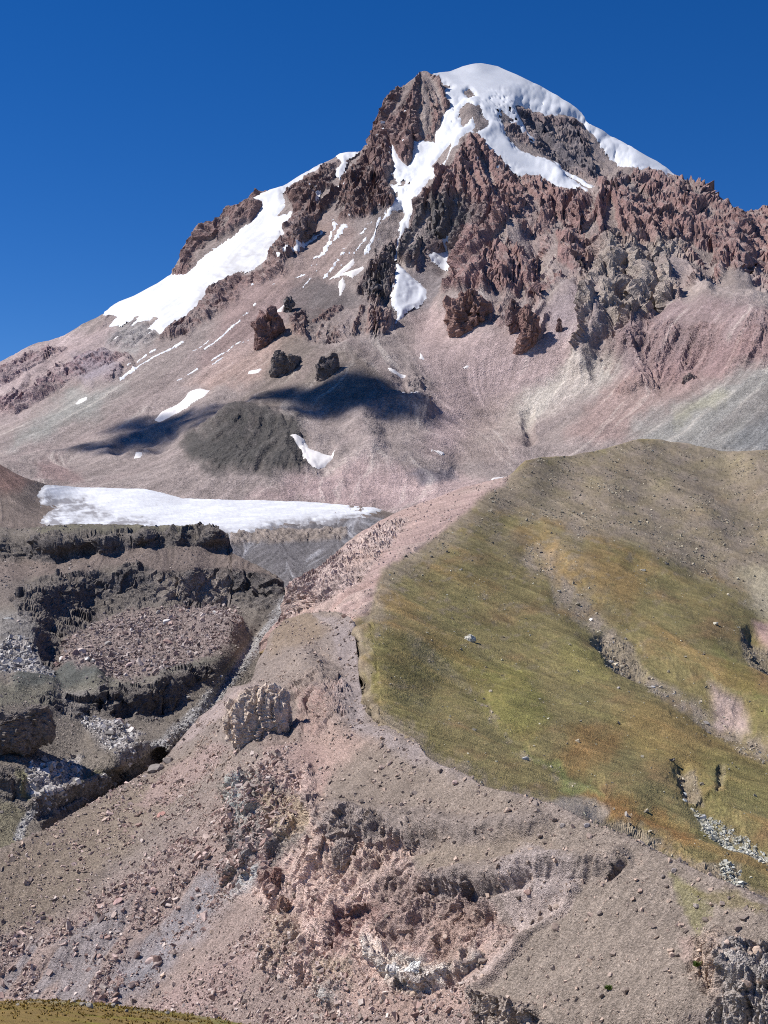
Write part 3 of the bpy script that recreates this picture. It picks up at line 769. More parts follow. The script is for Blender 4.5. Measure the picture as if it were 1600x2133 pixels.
MO_TOP = [(-140,1830),(28,1757),(103,1725),(219,1657),(275,1625),(340,1590),(390,1520),(416,1492),(440,1477),(497,1437),(524,1414),(532,1388),(553,1352),(564,1319),(592,1290),(640,1276),(700,1274),(730,1284),(738,1300),(742,1333),(746,1365),(750,1422),(756,1450),(768,1486),(808,1512),(865,1537),(886,1572),(905,1590),(960,1608),(1015,1641),(1094,1660),(1150,1675),(1225,1706),(1300,1737),(1359,1766),(1412,1794),(1497,1837),(1600,1878),(1750,1945)]
MO_CTRL = [
 [(733,1287,950),(746,1365,860),(750,1422,800),(768,1486,730),(808,1512,700),(865,1537,670),(905,1590,625),(1015,1641,575),(1100,1662,550),(1225,1706,520),(1359,1766,490),(1497,1837,455),(1600,1878,435),(1750,1945,412)],
 [(592,1290,1070),(564,1319,1030),(553,1352,990),(528,1411,930),(497,1437,925),(440,1477,920),(416,1492,925),(340,1590,870),(219,1657,820),(103,1725,765),(28,1757,742),(-140,1830,705)],
 [(660,1290,1000),(640,1400,850),(600,1480,790),(530,1490,780),(450,1560,800)],[(620,1600,690),(700,1560,700),(560,1700,665),(400,1680,740),(250,1760,730),(100,1830,710)],
 [(700,1700,620),(800,1650,625),(1000,1720,560),(1150,1780,515),(1300,1850,478),(1450,1930,445)],[(850,1800,570),(700,1850,590),(550,1850,625),(350,1900,665),(100,1950,668)],
 [(1000,1880,522),(1200,1950,475),(1000,2000,498),(800,2000,538),(600,2000,578),(350,2050,618),(0,2080,635)],
 [(1600,1990,416),(1600,2133,400),(1400,2133,418),(1200,2133,445),(1000,2133,475),(800,2133,512),(600,2133,555),(300,2133,598),(-140,2133,628)],[(1750,2250,385),(800,2250,495),(-140,2250,610)]]
# ------------------------------------------------------------------ lava gorge on the left
GO_TOP = [(-140,1092),(0,1098),(40,1102),(60,1100),(100,1094),(150,1091),(250,1092),(300,1095),(440,1095),(476,1105),(482,1150),(500,1160),(540,1178),(575,1198),(592,1214),(600,1245),(640,1290),(720,1330)]
GO_CTRL = [
 [(-140,1092,1800),(0,1098,1780),(60,1100,1760),(150,1091,1760),(300,1095,1740),(440,1095,1720),(476,1105,1700)],
 [(-140,1122,1700),(0,1122,1690),(56,1126,1680),(80,1121,1660),(110,1112,1655),(200,1108,1650),(240,1112,1650),(300,1103,1655),(380,1100,1660),(440,1099,1665),(474,1112,1670)],
 [(-140,1160,1680),(0,1158,1670),(56,1162,1665),(90,1166,1640),(130,1162,1630),(180,1152,1635),(240,1146,1635),(290,1134,1640),(380,1134,1645),(440,1138,1650),(478,1144,1655)],
 [(0,1200,1570),(60,1205,1560),(120,1196,1570),(176,1190,1570),(248,1186,1580),(288,1175,1590),(332,1190,1570),(400,1192,1565),(480,1186,1580),(536,1196,1570),(576,1206,1550),(592,1222,1540)],
 [(24,1250,1420),(70,1238,1450),(84,1222,1490),(120,1202,1540)],
 [(190,1290,1480),(244,1268,1510),(304,1262,1530),(328,1242,1545),(400,1258,1535),(480,1258,1535),(536,1262,1510),(590,1236,1520)],
 [(60,1270,1390),(84,1292,1350),(90,1350,1240),(104,1384,1170)], [(100,1270,1440),(108,1310,1370),(112,1360,1260),(122,1386,1190)],
 [(140,1330,1330),(200,1312,1380),(300,1290,1440),(400,1275,1480),(480,1280,1450)],
 [(150,1372,1210),(250,1380,1180),(300,1400,1120),(400,1352,1250),(480,1312,1350),(540,1290,1430)],
 [(0,1290,1380),(40,1310,1300),(0,1350,1200),(60,1380,1170)], [(0,1400,1080),(60,1420,1060),(60,1450,1010)],
 [(56,1455,1000),(125,1443,1040),(231,1423,1070),(281,1408,1100),(344,1386,1150),(406,1370,1190),(462,1366,1210)],
 [(188,1454,1030),(219,1445,1035),(266,1431,1050),(312,1432,1050),(338,1408,1085),(391,1393,1120),(431,1386,1150)],
 [(188,1496,1015),(219,1482,1020),(266,1484,1030),(294,1492,1030),(325,1502,1030),(360,1474,1060),(406,1424,1110),(437,1396,1140)],
 [(130,1480,1005),(150,1520,960),(200,1540,940),(300,1525,970),(350,1560,920),(250,1600,870)],
 [(-140,1470,930),(0,1466,955),(100,1470,990)], [(-140,1565,862),(0,1563,868),(60,1560,880),(108,1540,925),(150,1562,915)],
 [(0,1610,835),(60,1600,850),(110,1590,870)], [(-140,1650,825),(0,1650,825),(100,1690,820),(60,1740,792),(200,1662,858),(250,1622,895)],
 [(560,1300,1400),(520,1345,1320),(480,1400,1200),(440,1455,1090),(380,1540,985),(300,1605,912)], [(640,1330,1420),(600,1400,1250),(560,1480,1100),(460,1580,960),(360,1680,850),(240,1760,760),(100,1850,700)], [(720,1380,1350),(700,1500,1100),(600,1700,850),(300,1850,720)], [(-140,1800,745),(-140,1900,720)]]
GO = Layer(-100, 720, 2.15, GO_TOP, [(-140,1860),(28,1790),(219,1690),(340,1630),(440,1540),(560,1440),(620,1400),(720,1400)], 305, GO_CTRL, lam=2e-4, seed=9.0, behind=(MO_CTRL, MO_TOP, 4.0))
X, Y = GO.X, GO.Y; S0 = np.zeros_like(X)
GO.finish_macro()
d = S0.copy()
for line, wd, am in [([(150,1402),(175,1398),(200,1410)], 40, 8), ([(40,1420),(75,1422),(105,1430)], 30, 5), ([(420,1308),(450,1300),(480,1310)], 36, 9),
    ([(410,1252),(440,1250),(475,1256)], 13, -16), ([(70,1680),(120,1655),(180,1640),(235,1625)], 18, 6), ([(85,1690),(130,1672),(180,1655),(230,1643)], 10, -4), ([(0,1620),(40,1640)], 26, 6),
    ([(560,1260),(520,1340),(470,1420),(400,1520),(260,1620),(100,1720)], 16, -4), ([(200,1540),(240,1520)], 26, 5), ([(240,1580),(300,1560)], 14, 5), ([(20,1320),(60,1330)], 40, 10), ([(350,1420),(340,1480)], 8, -8), ([(205,1455),(205,1480)], 7, -7), ([(260,1445),(265,1480)], 22, -6)]:
    d += GO.stroke(line, wd, am, warp=5)
GO.push(d)
GO.finish_macro(); GO.flow(); GO.N0 = GO.N.copy(); GO.P0 = GO.P.copy()
G1 = GO.lic(4, 18, 1, 1.1); G2 = GO.lic(14, 26, 1.4, 6.1)
p = GO.P0
CL = [([(-140,1112),(0,1116),(60,1122),(85,1114),(120,1104),(240,1104),(380,1096),(440,1096),(480,1106),(486,1150),(440,1142),(380,1136),(290,1138),(240,1150),(180,1158),(130,1170),(80,1172),(50,1166),(-140,1166)], 1.0),
      ([(20,1244),(80,1212),(120,1194),(176,1186),(240,1196),(248,1182),(288,1170),(332,1190),(480,1182),(540,1192),(596,1216),(596,1242),(540,1270),(400,1268),(320,1262),(244,1276),(200,1300),(130,1330),(126,1392),(96,1388),(60,1300)], 1.0),
      ([(60,1450),(180,1446),(266,1422),(320,1424),(340,1400),(440,1376),(450,1400),(400,1432),(362,1480),(325,1510),(260,1490),(190,1504),(150,1500),(120,1480)], 0.8),
      
      ([(0,1290),(50,1270),(90,1330),(60,1380),(0,1400)], 0.5), ([(-140,1590),(0,1595),(50,1600),(40,1660),(0,1680),(-140,1680)], 0.6),
      ([(50,1690),(100,1655),(180,1635),(240,1610),(250,1640),(150,1680),(80,1710)], 0.5), ([(180,1510),(300,1540),(290,1590),(200,1570)], 0.4), ([(560,1215),(600,1220),(560,1290),(520,1260)], .5)]
R = S0.copy()
for poly, am in CL: R = np.maximum(R, am * GO.zone(poly, 4, 7))
m = R > 0.02
q = p[m]
dr = S0.copy(); dr[m] = blocks(q, [(34, 40, 60, 6.0), (12, 15, 30, 3.0), (4.5, 5, 8, 1.1)], warp=5.0, seed=3.0) + ledges(q, 19, 3.4, 5)
RUB = GO.zone([(115,1395),(130,1340),(200,1300),(300,1268),(400,1262),(490,1270),(500,1310),(470,1345),(390,1372),(330,1400),(260,1415),(180,1405)], 10, 22)
PALE = np.maximum(GO.zone([(-10,1350),(40,1340),(100,1390),(110,1410),(40,1400),(-10,1390)], 8, 12), np.maximum(GO.zone([(170,1500),(230,1500),(290,1530),(270,1590),(210,1560)], 10, 14), GO.zone([(60,1590),(170,1580),(160,1640),(100,1680),(60,1650)], 10, 16)))
STREAM = np.maximum(smooth(22, 6, dist_line([(590,1250),(575,1290),(530,1345),(480,1410),(400,1500),(300,1580),(250,1625)], X + GO.wx * 9, Y + GO.wy * 9)[0]), smooth(14, 4, dist_line([(250,1625),(200,1640),(60,1700),(40,1740)], X + GO.wx * 9, Y + GO.wy * 9)[0]))
blk = blocks(p.reshape(-1, 3), [(5, 5, 5, 2.2), (2.3, 2.3, 2.3, 1.2)], seed=5.0).reshape(X.shape)
d = dr * R + (1 - np.clip(R, 0, 1)) * (0.25 * G1 + 0.7 * fbm(p[..., 0] / 9, p[..., 1] / 9, p[..., 2] / 9, 3, .65) + blk * (0.12 + 0.22 * np.maximum(RUB, PALE) + 0.2 * STREAM))
GO.P = p + GO.N0 * d[..., None]
GO.finish_macro(); steep = 1 - GO.N[..., 2]
A = np.zeros(X.shape + (3,), f32) + lin('80776d')
for poly, col, fe, wg in [
    ([(-140,1160),(60,1165),(180,1155),(290,1135),(480,1140),(560,1190),(590,1215),(480,1190),(330,1195),(280,1176),(120,1200),(-140,1240)], lin('84766e'), 10, .9),
    ([(60,1098),(150,1088),(480,1090),(480,1104),(250,1104),(100,1112)], lin('75705f'), 6, .9),
    ([(-140,1210),(60,1210),(30,1260),(-140,1280)], lin('7d726b'), 14, .8),
    ([(-140,1270),(60,1270),(100,1390),(-140,1400)], lin('928d88'), 12, .8),
    ([(130,1390),(170,1380),(235,1420),(220,1430),(120,1440),(30,1440),(20,1410),(60,1400),(100,1405)], lin('62635d'), 7, .95),
    ([(395,1310),(430,1290),(490,1300),(500,1325),(440,1330)], lin('666867'), 7, .9),
    ([(0,1420),(60,1440),(130,1440),(230,1420),(180,1450),(100,1470),(0,1470),(-140,1480),(-140,1400)], lin('7a7768'), 9, .7),
    ([(60,1450),(230,1420),(340,1385),(460,1365),(430,1385),(330,1410),(200,1450)], lin('827d70'), 8, .8),
    ([(-140,1650),(0,1660),(60,1700),(50,1780),(-140,1800)], lin('7a7558'), 10, .5),
    ([(30,1600),(60,1610),(66,1670),(30,1655)], lin('7d7d50'), 7, .6), ([(130,1650),(200,1610),(240,1620),(150,1655)], lin('7f7b56'), 7, .7), ([(150,1690),(210,1660),(220,1668),(170,1700)], lin('74734a'), 6, .8),
    ([(120,1440),(190,1440),(180,1500),(130,1490)], lin('a39b93'), 9, .6)]:
    A = paint(A, col, GO.zone(poly, fe, 12) * wg)
A = paint(A, lin('94847d'), RUB * 0.9); A = paint(A, lin('bdb5ae'), PALE * 0.9); A = paint(A, lin('b4b1ae'), STREAM * 0.75)
rc = lin('6b6562') * (1 + 0.25 * fbm(p[..., 0] / 12, p[..., 1] / 12, p[..., 2] / 25, 3)[..., None])
rc = paint(rc, lin('a3968b'), GO.zone([(320,1190),(400,1200),(480,1190),(480,1262),(330,1250)], 10, 14) * .8)
A = A + (rc - A) * np.clip(np.minimum(R * 1.3, 1) * (0.35 + 0.65 * smooth(.2, .5, steep)), 0, 1)[..., None]
A = A * (1 + 0.08 * np.clip(G1, -2, 2) + 0.3 * np.clip(fbm(X / 3.6, Y / 3, S0 + 6, 3, .8), -1, 1))[..., None]
mat_gorge = ground_material("gorge_rock", 0.55, 0.45, 0.9, 0.8)
GO.build("gorge_terrain", mat_gorge, np.clip(A * .86, .01, .9), skirt=(5, 120, 40), flat=(R > 0.3) | (RUB > .5) | (PALE > .5))
GO.RUB, GO.PALE, GO.STREAM, GO.R = RUB, PALE, STREAM, R

# ------------------------------------------------------------------ grassy hillside behind the moraine crest
HI_TOP = [(530,1345),(580,1290),(592,1240),(600,1212),(640,1190),(700,1150),(745,1115),(790,1085),(850,1060),(900,1040),(960,1015),(1010,1003),(1055,995),(1095,963),(1130,956),(1190,951),(1230,940),(1290,925),(1340,913),(1380,908),(1430,915),(1500,935),(1560,945),(1600,945),(1750,958)]
HI_CTRL = [[(598,1212,1250),(700,1150,1420),(790,1085,1680),(900,1040,1780),(1000,1005,1880)], [(600,1290,1215),(660,1260,1135),(720,1225,1115)],[(600,1360,1150),(680,1360,1060)],
 [(740,1290,975),(766,1273,1000),(782,1220,1090),(800,1180,1160),(865,1140,1290),(940,1085,1480),(1015,1022,1740),(1055,1003,1850)],
 [(1095,963,1980),(1190,951,2170),(1380,908,2400),(1500,935,2400),(1600,945,2400),(1750,958,2400)],
 [(742,1333,886),(750,1400,815),(757,1450,766),(772,1495,714),(812,1520,692),(868,1545,666),(905,1600,627),(1000,1650,594),(1170,1700,585),(1300,1760,570),(1400,1810,560),(1600,1895,530),(1750,1960,510)],
 [(820,1250,1052),(900,1300,1000),(900,1450,808)],[(1050,1100,1540),(1050,1250,1160),(1050,1400,930),(1050,1550,728)],[(1150,1050,1770),(1200,1150,1450),(1200,1300,1140),(1200,1450,905),(1200,1600,715)],
 [(1350,1000,2020),(1350,1100,1660),(1350,1250,1310),(1350,1400,1040),(1350,1550,812),(1350,1680,660)],[(1500,1000,2120),(1500,1050,1890),(1500,1200,1490),(1500,1350,1170),(1500,1500,925),(1500,1650,720)],
 [(1600,1100,1790),(1600,1300,1340),(1600,1450,1030),(1600,1600,800),(1600,1750,640)],[(1750,1150,1710),(1750,1450,1060),(1750,1750,660)]]
HI = Layer(540, 1700, 2.1, HI_TOP, [(540,1365),(700,1370),(740,1420),(780,1560),(870,1620),(1010,1690),(1170,1740),(1400,1840),(1600,1920),(1750,1990)], 385, HI_CTRL, lam=1e-3, seed=14.0, behind=(MO_CTRL, MO_TOP, 14.0))
X, Y = HI.X, HI.Y; S0 = np.zeros_like(X)
HI.finish_macro()
GUL1 = [(830,1310),(900,1370),(985,1440),(1050,1530),(1100,1580),(1200,1640),(1330,1720),(1420,1790)]
GUL2 = [(1110,1160),(1180,1230),(1250,1310),(1300,1370),(1350,1420),(1440,1470),(1560,1540),(1650,1580)]
GUL3 = [(1320,1180),(1400,1230),(1500,1310),(1560,1370),(1620,1420)]
GUL4 = [(1430,1620),(1450,1660),(1500,1720),(1560,1760),(1640,1800)]
d = S0.copy()
for line, wd, am in [(GUL1[1:], 36, -2.0), (GUL2, 44, -9), ([(1255,1335),(1290,1370),(1330,1400)], 20, -12), (GUL3, 26, -6), ([(1570,1330),(1600,1370),(1630,1410)], 26, -18), (GUL4, 40, -8), ([(1420,1600),(1440,1640)], 16, -6), ([(1500,1600),(1500,1635)], 9, -6),
   ([(1000,1180),(1150,1290),(1240,1420),(1400,1500)], 80, 8), ([(1090,1110),(1200,1160),(1350,1250),(1500,1380),(1640,1490)], 70, 12), ([(1080,1470),(1200,1560),(1320,1650)], 60, 7), ([(1340,1050),(1480,1180),(1600,1260)], 60, -14), ([(1400,930),(1500,990),(1560,1080)], 60, -22), ([(1130,985),(1250,1030),(1400,1140)], 60, 9), ([(1240,1690),(1330,1740)], 20, -4), ([(1360,1760),(1440,1800)], 22, -5),
   ([(1580,950),(1640,1000)], 60, 16), ([(1400,1500),(1480,1515),(1540,1525)], 9, -2.5)]:
    d += HI.stroke(line, wd * 1.35, am * 0.42, warp=10)
HI.push(d)
p = HI.P
HI.finish_macro(); HI.push(1.8 * fbm(p[..., 0] / 75, p[..., 1] / 75, p[..., 2] / 75, 3)); HI.finish_macro(); HI.flow(); HI.N0 = HI.N.copy(); HI.P0 = HI.P.copy()
K1 = HI.lic(3.6, 16, 1, 4.2); K2 = HI.lic(12, 30, 1.4, 8.2); K3 = HI.lic(34, 36, 2, 3.3)
p = HI.P0
lum = fbm(p[..., 0] / 8, p[..., 1] / 8, p[..., 2] / 8, 4, .62)
TERR = fbm((p[..., 0] + p[..., 1] * .3) / 18, (p[..., 1]) / 18, p[..., 2] / 1.6, 3, .6)      # little terraces left by soil creep
bare = HI.zone([(1055,990),(1200,930),(1400,890),(1750,930),(1750,1330),(1640,1300),(1560,1240),(1480,1190),(1340,1150),(1200,1120),(1100,1090),(1020,1060)], 22, 40)
bare = np.clip(bare + 0.55 * HI.zone([(940,1060),(1100,960),(1200,1100),(1300,1300),(1180,1250),(1000,1120),(860,1200),(800,1250),(780,1220),(870,1140)], 30, 40) * smooth(-.4, .5, fbm(X / 60, Y / 40, S0 + 1, 4)), 0, 1)
WALL = HI.zone([(530,1360),(590,1200),(700,1140),(800,1075),(1000,990),(1060,992),(1056,1012),(1012,1030),(945,1092),(865,1146),(800,1186),(775,1240),(766,1280),(730,1300)], 8, 13)
RAV = np.maximum.reduce([HI.zone([(1240,1320),(1300,1330),(1350,1390),(1340,1420),(1270,1380)], 6, 12), HI.zone([(1540,1310),(1620,1350),(1640,1430),(1560,1400)], 6, 10), HI.zone([(1410,1600),(1450,1600),(1470,1660),(1430,1650)], 5, 10), .6 * HI.zone([(1494,1592),(1510,1592),(1506,1640),(1494,1640)], 5, 12),
    HI.zone([(1220,1690),(1290,1700),(1380,1750),(1350,1770),(1260,1730)], 5, 10), HI.zone([(1330,1760),(1440,1790),(1540,1800),(1550,1850),(1480,1840),(1380,1790)], 6, 12)])
q = p.reshape(-1, 3)
bl = blocks(q, [(9, 10, 12, 2.6), (4, 4, 5, 1.5), (1.8, 1.8, 2, .7)], warp=2., seed=6.).reshape(X.shape)
wallz = HI.zone([(600,1215),(700,1150),(800,1090),(850,1080),(800,1150),(740,1220),(640,1270),(595,1290)], 6, 8)
HI.P = p + HI.N0 * ((0.14 + .3 * bare) * lum + 0.14 * K1 + 0.2 * K2 * (1 - bare) + 0.55 * K3 * (1 - bare) + 0.3 * (1 - bare) * TERR + 0.6 * WALL * K2 + bl * np.clip(.38 * RAV + 1.3 * wallz + 0.10 * bare, 0, 1.4))[..., None]
C_G1 = lin('7a6f4b'); C_G2 = lin('6e6746'); C_G3 = lin('80684b'); C_BR = lin('8d8065'); C_BARE = lin('8b7e6f')
A = np.zeros(X.shape + (3,), f32) + C_G1
A = paint(A, C_G2, smooth(-.3, .6, fbm(X / 90, Y / 60, S0 + 2, 4)) * .7)
A = paint(A, C_G3, smooth(0, .7, fbm(X / 110 + 5, Y / 50, S0 + 5, 4)) * .75)
for poly, col, fe, wg in [
    ([(1080,1110),(1200,1150),(1340,1180),(1320,1260),(1200,1230),(1120,1170)], lin('8c744c'), 22, .85),
    ([(1180,1530),(1280,1510),(1300,1560),(1220,1610),(1150,1600)], lin('84653f'), 25, .7), ([(1200,1650),(1300,1670),(1450,1740),(1420,1750),(1280,1700)], lin('84603a'), 14, .8), ([(1290,1480),(1500,1500),(1600,1560),(1600,1640),(1400,1600),(1300,1540)], lin('836c44'), 26, .6),
    ([(960,1360),(1100,1400),(1150,1500),(1080,1560),(1000,1470)], lin('75713f'), 24, .7), ([(1180,1350),(1300,1380),(1260,1420),(1170,1400)], lin('8a814f'), 16, .7), ([(1100,1560),(1200,1620),(1250,1660),(1180,1640)], lin('73784a'), 10, .8), ([(1480,1350),(1560,1420),(1600,1480),(1520,1440)], lin('6c6b3e'), 16, .8), ([(1450,1560),(1600,1580),(1620,1700),(1500,1680)], lin('6b6640'), 24, .7),
    ([(800,1300),(960,1340),(1000,1460),(900,1440),(780,1400)], lin('726a40'), 30, .6), ([(760,1300),(860,1480),(1000,1620),(900,1570),(760,1420)], lin('6e6640'), 20, .6)]:
    A = paint(A, col, HI.zone(poly, fe, 34) * wg)
A = paint(A, lin('8a6a45'), smooth(.6, 2, K3 + K2 * .5) * .3); A = paint(A, lin('69653c'), smooth(.6, 2, -K3 + K2 * .4) * .3)
ck = fbm(X / 34, Y / 4.5, S0 + 41, 4, .65); A = paint(A, lin('8f7a55'), smooth(.1, .7, ck) * .5); A = paint(A, lin('5f593b'), smooth(.1, .7, -ck) * .5)
A = A * 1.14
A = paint(A, C_BARE, bare * (0.62 + 0.38 * smooth(-.5, .5, fbm(X / 45, Y / 25, S0 + 7, 4))))
A = paint(A, lin('8f8563'), bare * smooth(0.0, 0.8, fbm(X / 120, Y / 50, S0 + 17, 4)) * .5)
low = np.minimum(np.abs(dist_line(MO_TOP[17:], X + HI.wx * 10, Y + HI.wy * 10)[0]), 90); low = np.minimum(low, dist_line([(740,1290),(766,1273),(782,1220),(800,1180),(865,1140),(940,1085),(1015,1022),(1055,1003)], X, Y)[0] * .55)
fray = smooth(36, 2, low + 26 * fbm(X / 20, Y / 20, S0 + 91, 4, .7))
A = paint(A, lin('877a68'), fray * .9)
pat = smooth(.12, .5, fbm(X / 34 + 3, Y / 20, S0 + 61, 4, .7)) * smooth(1700, 1100, Y + .25 * X - 250)
A = paint(A, lin('877a66'), pat * .8)
A = paint(A, lin('a89e86'), HI.zone([(1540,1180),(1750,1180),(1750,1300),(1600,1300)], 20, 20) * .7)
A = paint(A, lin('b1938c'), HI.zone([(1570,1290),(1750,1280),(1750,1400),(1610,1360)], 10, 12) * .8)
st1 = smooth(15, 4, dist_line(GUL1, X + HI.wx * 12, Y + HI.wy * 12)[0]) * smooth(0, .5, fbm(X / 26, Y / 26, S0 + 9, 3)) * smooth(1300, 1360, Y) * smooth(1600, 1400, X)
st2 = smooth(34, 8, dist_line(GUL2, X + HI.wx * 20, Y + HI.wy * 20)[0]) * (0.4 + 0.6 * smooth(-.3, .3, fbm(X / 30, Y / 30, S0 + 19, 3)))
A = paint(A, lin('92856f'), st1 * .7); A = paint(A, lin('988a7b'), st2 * .85)
A = paint(A, lin('b09a92'), HI.zone([(1480,1430),(1540,1470),(1560,1510),(1500,1510)], 12, 14) * .8)
A = paint(A, lin('8f8468'), .6 * HI.zone([(830,1300),(900,1350),(960,1400),(990,1450),(930,1420),(850,1350)], 8, 14) * .6)
FELL = np.maximum(HI.zone([(1440,1670),(1490,1690),(1560,1740),(1640,1790),(1640,1810),(1540,1770),(1460,1720)], 7, 14), HI.zone([(1500,1790),(1540,1810),(1550,1850),(1500,1840)], 6, 8))
FELL = FELL * (.25 + .75 * smooth(-.25, .3, fbm(X / 22, Y / 12, S0 + 71, 3, .7)))
A = paint(A, lin('a3a08c'), FELL * .7)
A = paint(A, lin('837868'), RAV * .8)
A = paint(A, lin('8f857c'), HI.zone([(1140,1670),(1200,1650),(1270,1680),(1260,1700),(1180,1700)], 8, 12) * .8)
A = paint(A, lin('ad948c'), WALL * .9); A = paint(A, lin('c2b0a6'), WALL * wallz * .6); A = paint(A, lin('9c8b80'), WALL * smooth(0.3, 1.5, K2) * .5)
A = A * (1 + 0.10 * np.clip(K1, -2, 2) + 0.08 * np.clip(K2, -2, 2) + 0.32 * np.clip(fbm(X / 3.4, Y / 2.4, S0 + 3, 3, .8), -1, 1) + .08 * np.clip(lum, -1, 1))[..., None]
A = paint(A, A * np.array([1.06, .99, .94], f32), smooth(.5, 2, K3) * .6 * (1 - bare))
mat_hill = ground_material("hillside_turf", 0.75, 0.45, 0.8, 0.5)
HI.build("grassy_hillside", mat_hill, np.clip(A, .01, .9), skirt=(6, 300, 120), flat=(RAV > .4) | (wallz > .4))
HI.bare, HI.st1, HI.st2, HI.FELL, HI.RAV, HI.WALL = bare, st1, st2, FELL, RAV, WALL
# ------------------------------------------------------------------ near moraine slope
MO_GRID = [(-140,1815),(28,1745),(219,1640),(340,1565),(440,1450),(530,1370),(592,1275),(650,1258),(720,1258),(760,1310),(800,1400),(850,1470),(900,1530),(1015,1605),(1150,1652),(1300,1715),(1600,1860),(1750,1925)]
MO = Layer(-100, 1700, 2.1, MO_GRID, [(-140,2170),(1750,2170)], 410, MO_CTRL, lam=1e-3, seed=21.0, crest=MO_TOP, back=(.9, .18))
X, Y = MO.X, MO.Y; S0 = np.zeros_like(X)
MO.finish_macro()
d = S0.copy()
for line, wd, am in [([(490,1450),(540,1455),(590,1460)], 30, 5), ([(480,1520),(540,1535),(600,1530)], 20, -4), ([(640,1380),(690,1450),(700,1500)], 50, 5), ([(500,1640),(505,1740)], 34, 6), ([(560,1640),(590,1720)], 30, 4), ([(520,1780),(560,1830)], 40, 4),
   ([(640,1600),(655,1700),(670,1790)], 18, 3), ([(700,1770),(730,1740)], 20, -5), ([(650,1690),(760,1700),(900,1720),(1050,1730),(1120,1710)], 40, 4), ([(660,1740),(800,1760),(900,1760)], 26, -3.5), ([(900,1830),(1000,1830),(1100,1800),(1200,1800),(1290,1790)], 36, 4.5), ([(880,1850),(1000,1860),(1100,1830)], 16, -3.5), ([(1270,1830),(1300,1800)], 14, -4),
   ([(560,1820),(575,1860)], 12, 3.5), ([(582,1880),(590,1900)], 10, 3), ([(700,1900),(760,1890)], 10, -3), ([(690,1960),(710,1910)], 16, -3.5), ([(600,1930),(560,2000)], 34, 3), ([(770,1960),(800,2010),(870,2050),(940,2020),(985,1990)], 24, 4), ([(800,2030),(870,2060),(950,2040)], 14, -4), ([(1200,1850),(1100,1950),(1000,2060)], 14, 2.5), ([(900,1900),(1050,1920),(1150,1880)], 60, -5),
   ([(1000,2080),(1100,2110)], 26, 5), ([(1500,2000),(1560,2060),(1620,2060)], 60, 6), ([(1480,1990),(1470,2060)], 20, -3), ([(660,2010),(700,2080)], 40, 3), ([(470,1830),(350,1950),(200,2060)], 30, -2), ([(420,1780),(250,1900),(100,2010)], 40, 2.2)]:
    d += MO.stroke(line, wd, am, warp=9)
MO.push(d)
p = MO.P
MO.finish_macro(); MO.push(1.6 * fbm(p[..., 0] / 40, p[..., 1] / 40, p[..., 2] / 40, 3)); MO.finish_macro(); MO.flow(); MO.N0 = MO.N.copy(); MO.P0 = MO.P.copy()
Q1 = MO.lic(3.6, 18, 1, 4.9); Q2 = MO.lic(12, 34, 1.4, 2.9); Q3 = MO.lic(36, 40, 2, 7.3)
B1 = MO.lic(8.0, 14, 1.0, 5.5); B2 = MO.lic(19.0, 22, 1.6, 9.9)
p = MO.P0
RK = [  # polygon, relief, colour
 ([(476,1470),(500,1440),(560,1428),(605,1440),(608,1500),(600,1540),(560,1530),(500,1550),(474,1530)], .35, lin('b39d8c')),
 ([(600,1420),(660,1400),(720,1430),(720,1500),(660,1530),(610,1520)], .8, lin('a38a80')),
 ([(560,1330),(640,1330),(740,1360),(740,1420),(640,1440),(560,1430),(540,1380)], .3, lin('98887c')),
 ([(455,1640),(490,1600),(540,1600),(600,1640),(650,1700),(640,1760),(590,1790),(560,1840),(490,1860),(465,1840),(470,1740)], 1.0, lin('968d82')),
 ([(480,1620),(530,1610),(540,1660),(520,1720),(480,1720)], 1.0, lin('a7a8a0')),
 ([(460,1700),(500,1720),(580,1740),(590,1790),(500,1830),(470,1790)], .9, lin('7d7875')),
 ([(470,1840),(540,1810),(570,1830),(520,1870),(480,1880)], .7, lin('b3b3b0')),
 ([(540,1650),(620,1660),(650,1720),(600,1750),(550,1720)], .8, lin('b8a48a')),
 ([(640,1700),(660,1700),(740,1690),(840,1730),(860,1780),(760,1830),(690,1840),(640,1800)], 1.0, lin('bba395')),
 ([(650,1690),(760,1690),(1000,1690),(1130,1700),(1110,1745),(950,1760),(800,1740),(700,1750),(660,1730)], .2, lin('8b8079')),
 ([(780,1830),(900,1800),(1000,1850),(1010,1900),(960,1960),(880,1980),(800,1960),(760,1900)], .5, lin('97837a')),
 ([(900,1820),(1000,1830),(1100,1790),(1220,1790),(1300,1790),(1290,1840),(1200,1840),(1100,1840),(1000,1870),(900,1860)], .3, lin('857a76')),
 ([(690,1880),(770,1880),(800,1900),(740,1920),(720,1980),(680,1980),(690,1930)], .9, lin('957970')),
 ([(560,1810),(590,1800),(580,1870),(556,1870)], .7, lin('8d6f66')),
 ([(540,1900),(620,1900),(640,1960),(600,2020),(560,2010),(530,1960)], .6, lin('a99683')),
 ([(660,1990),(740,1990),(740,2050),(700,2090),(660,2080)], .6, lin('a89783')),
 ([(660,2060),(720,2040),(720,2090),(680,2095)], .4, lin('b5b4ad')),
 ([(760,1950),(800,1960),(860,2000),(940,1980),(1000,1960),(1000,2000),(940,2040),(870,2070),(810,2050),(770,2000)], .9, lin('cdc2b5')),
 ([(890,1900),(1010,1880),(1020,1950),(960,2020),(900,2000)], .7, lin('9c8578')),
 ([(980,2070),(1010,2080),(1090,2100),(1150,2140),(1150,2240),(980,2240)], .9, lin('a5978b')),
 ([(1520,1970),(1560,1960),(1745,1960),(1745,2240),(1450,2240),(1480,2100),(1510,2040)], .65, lin('a39d97')),
 ([(1440,1950),(1500,1940),(1520,2000),(1480,2080),(1440,2030)], .5, lin('bda693')),
]
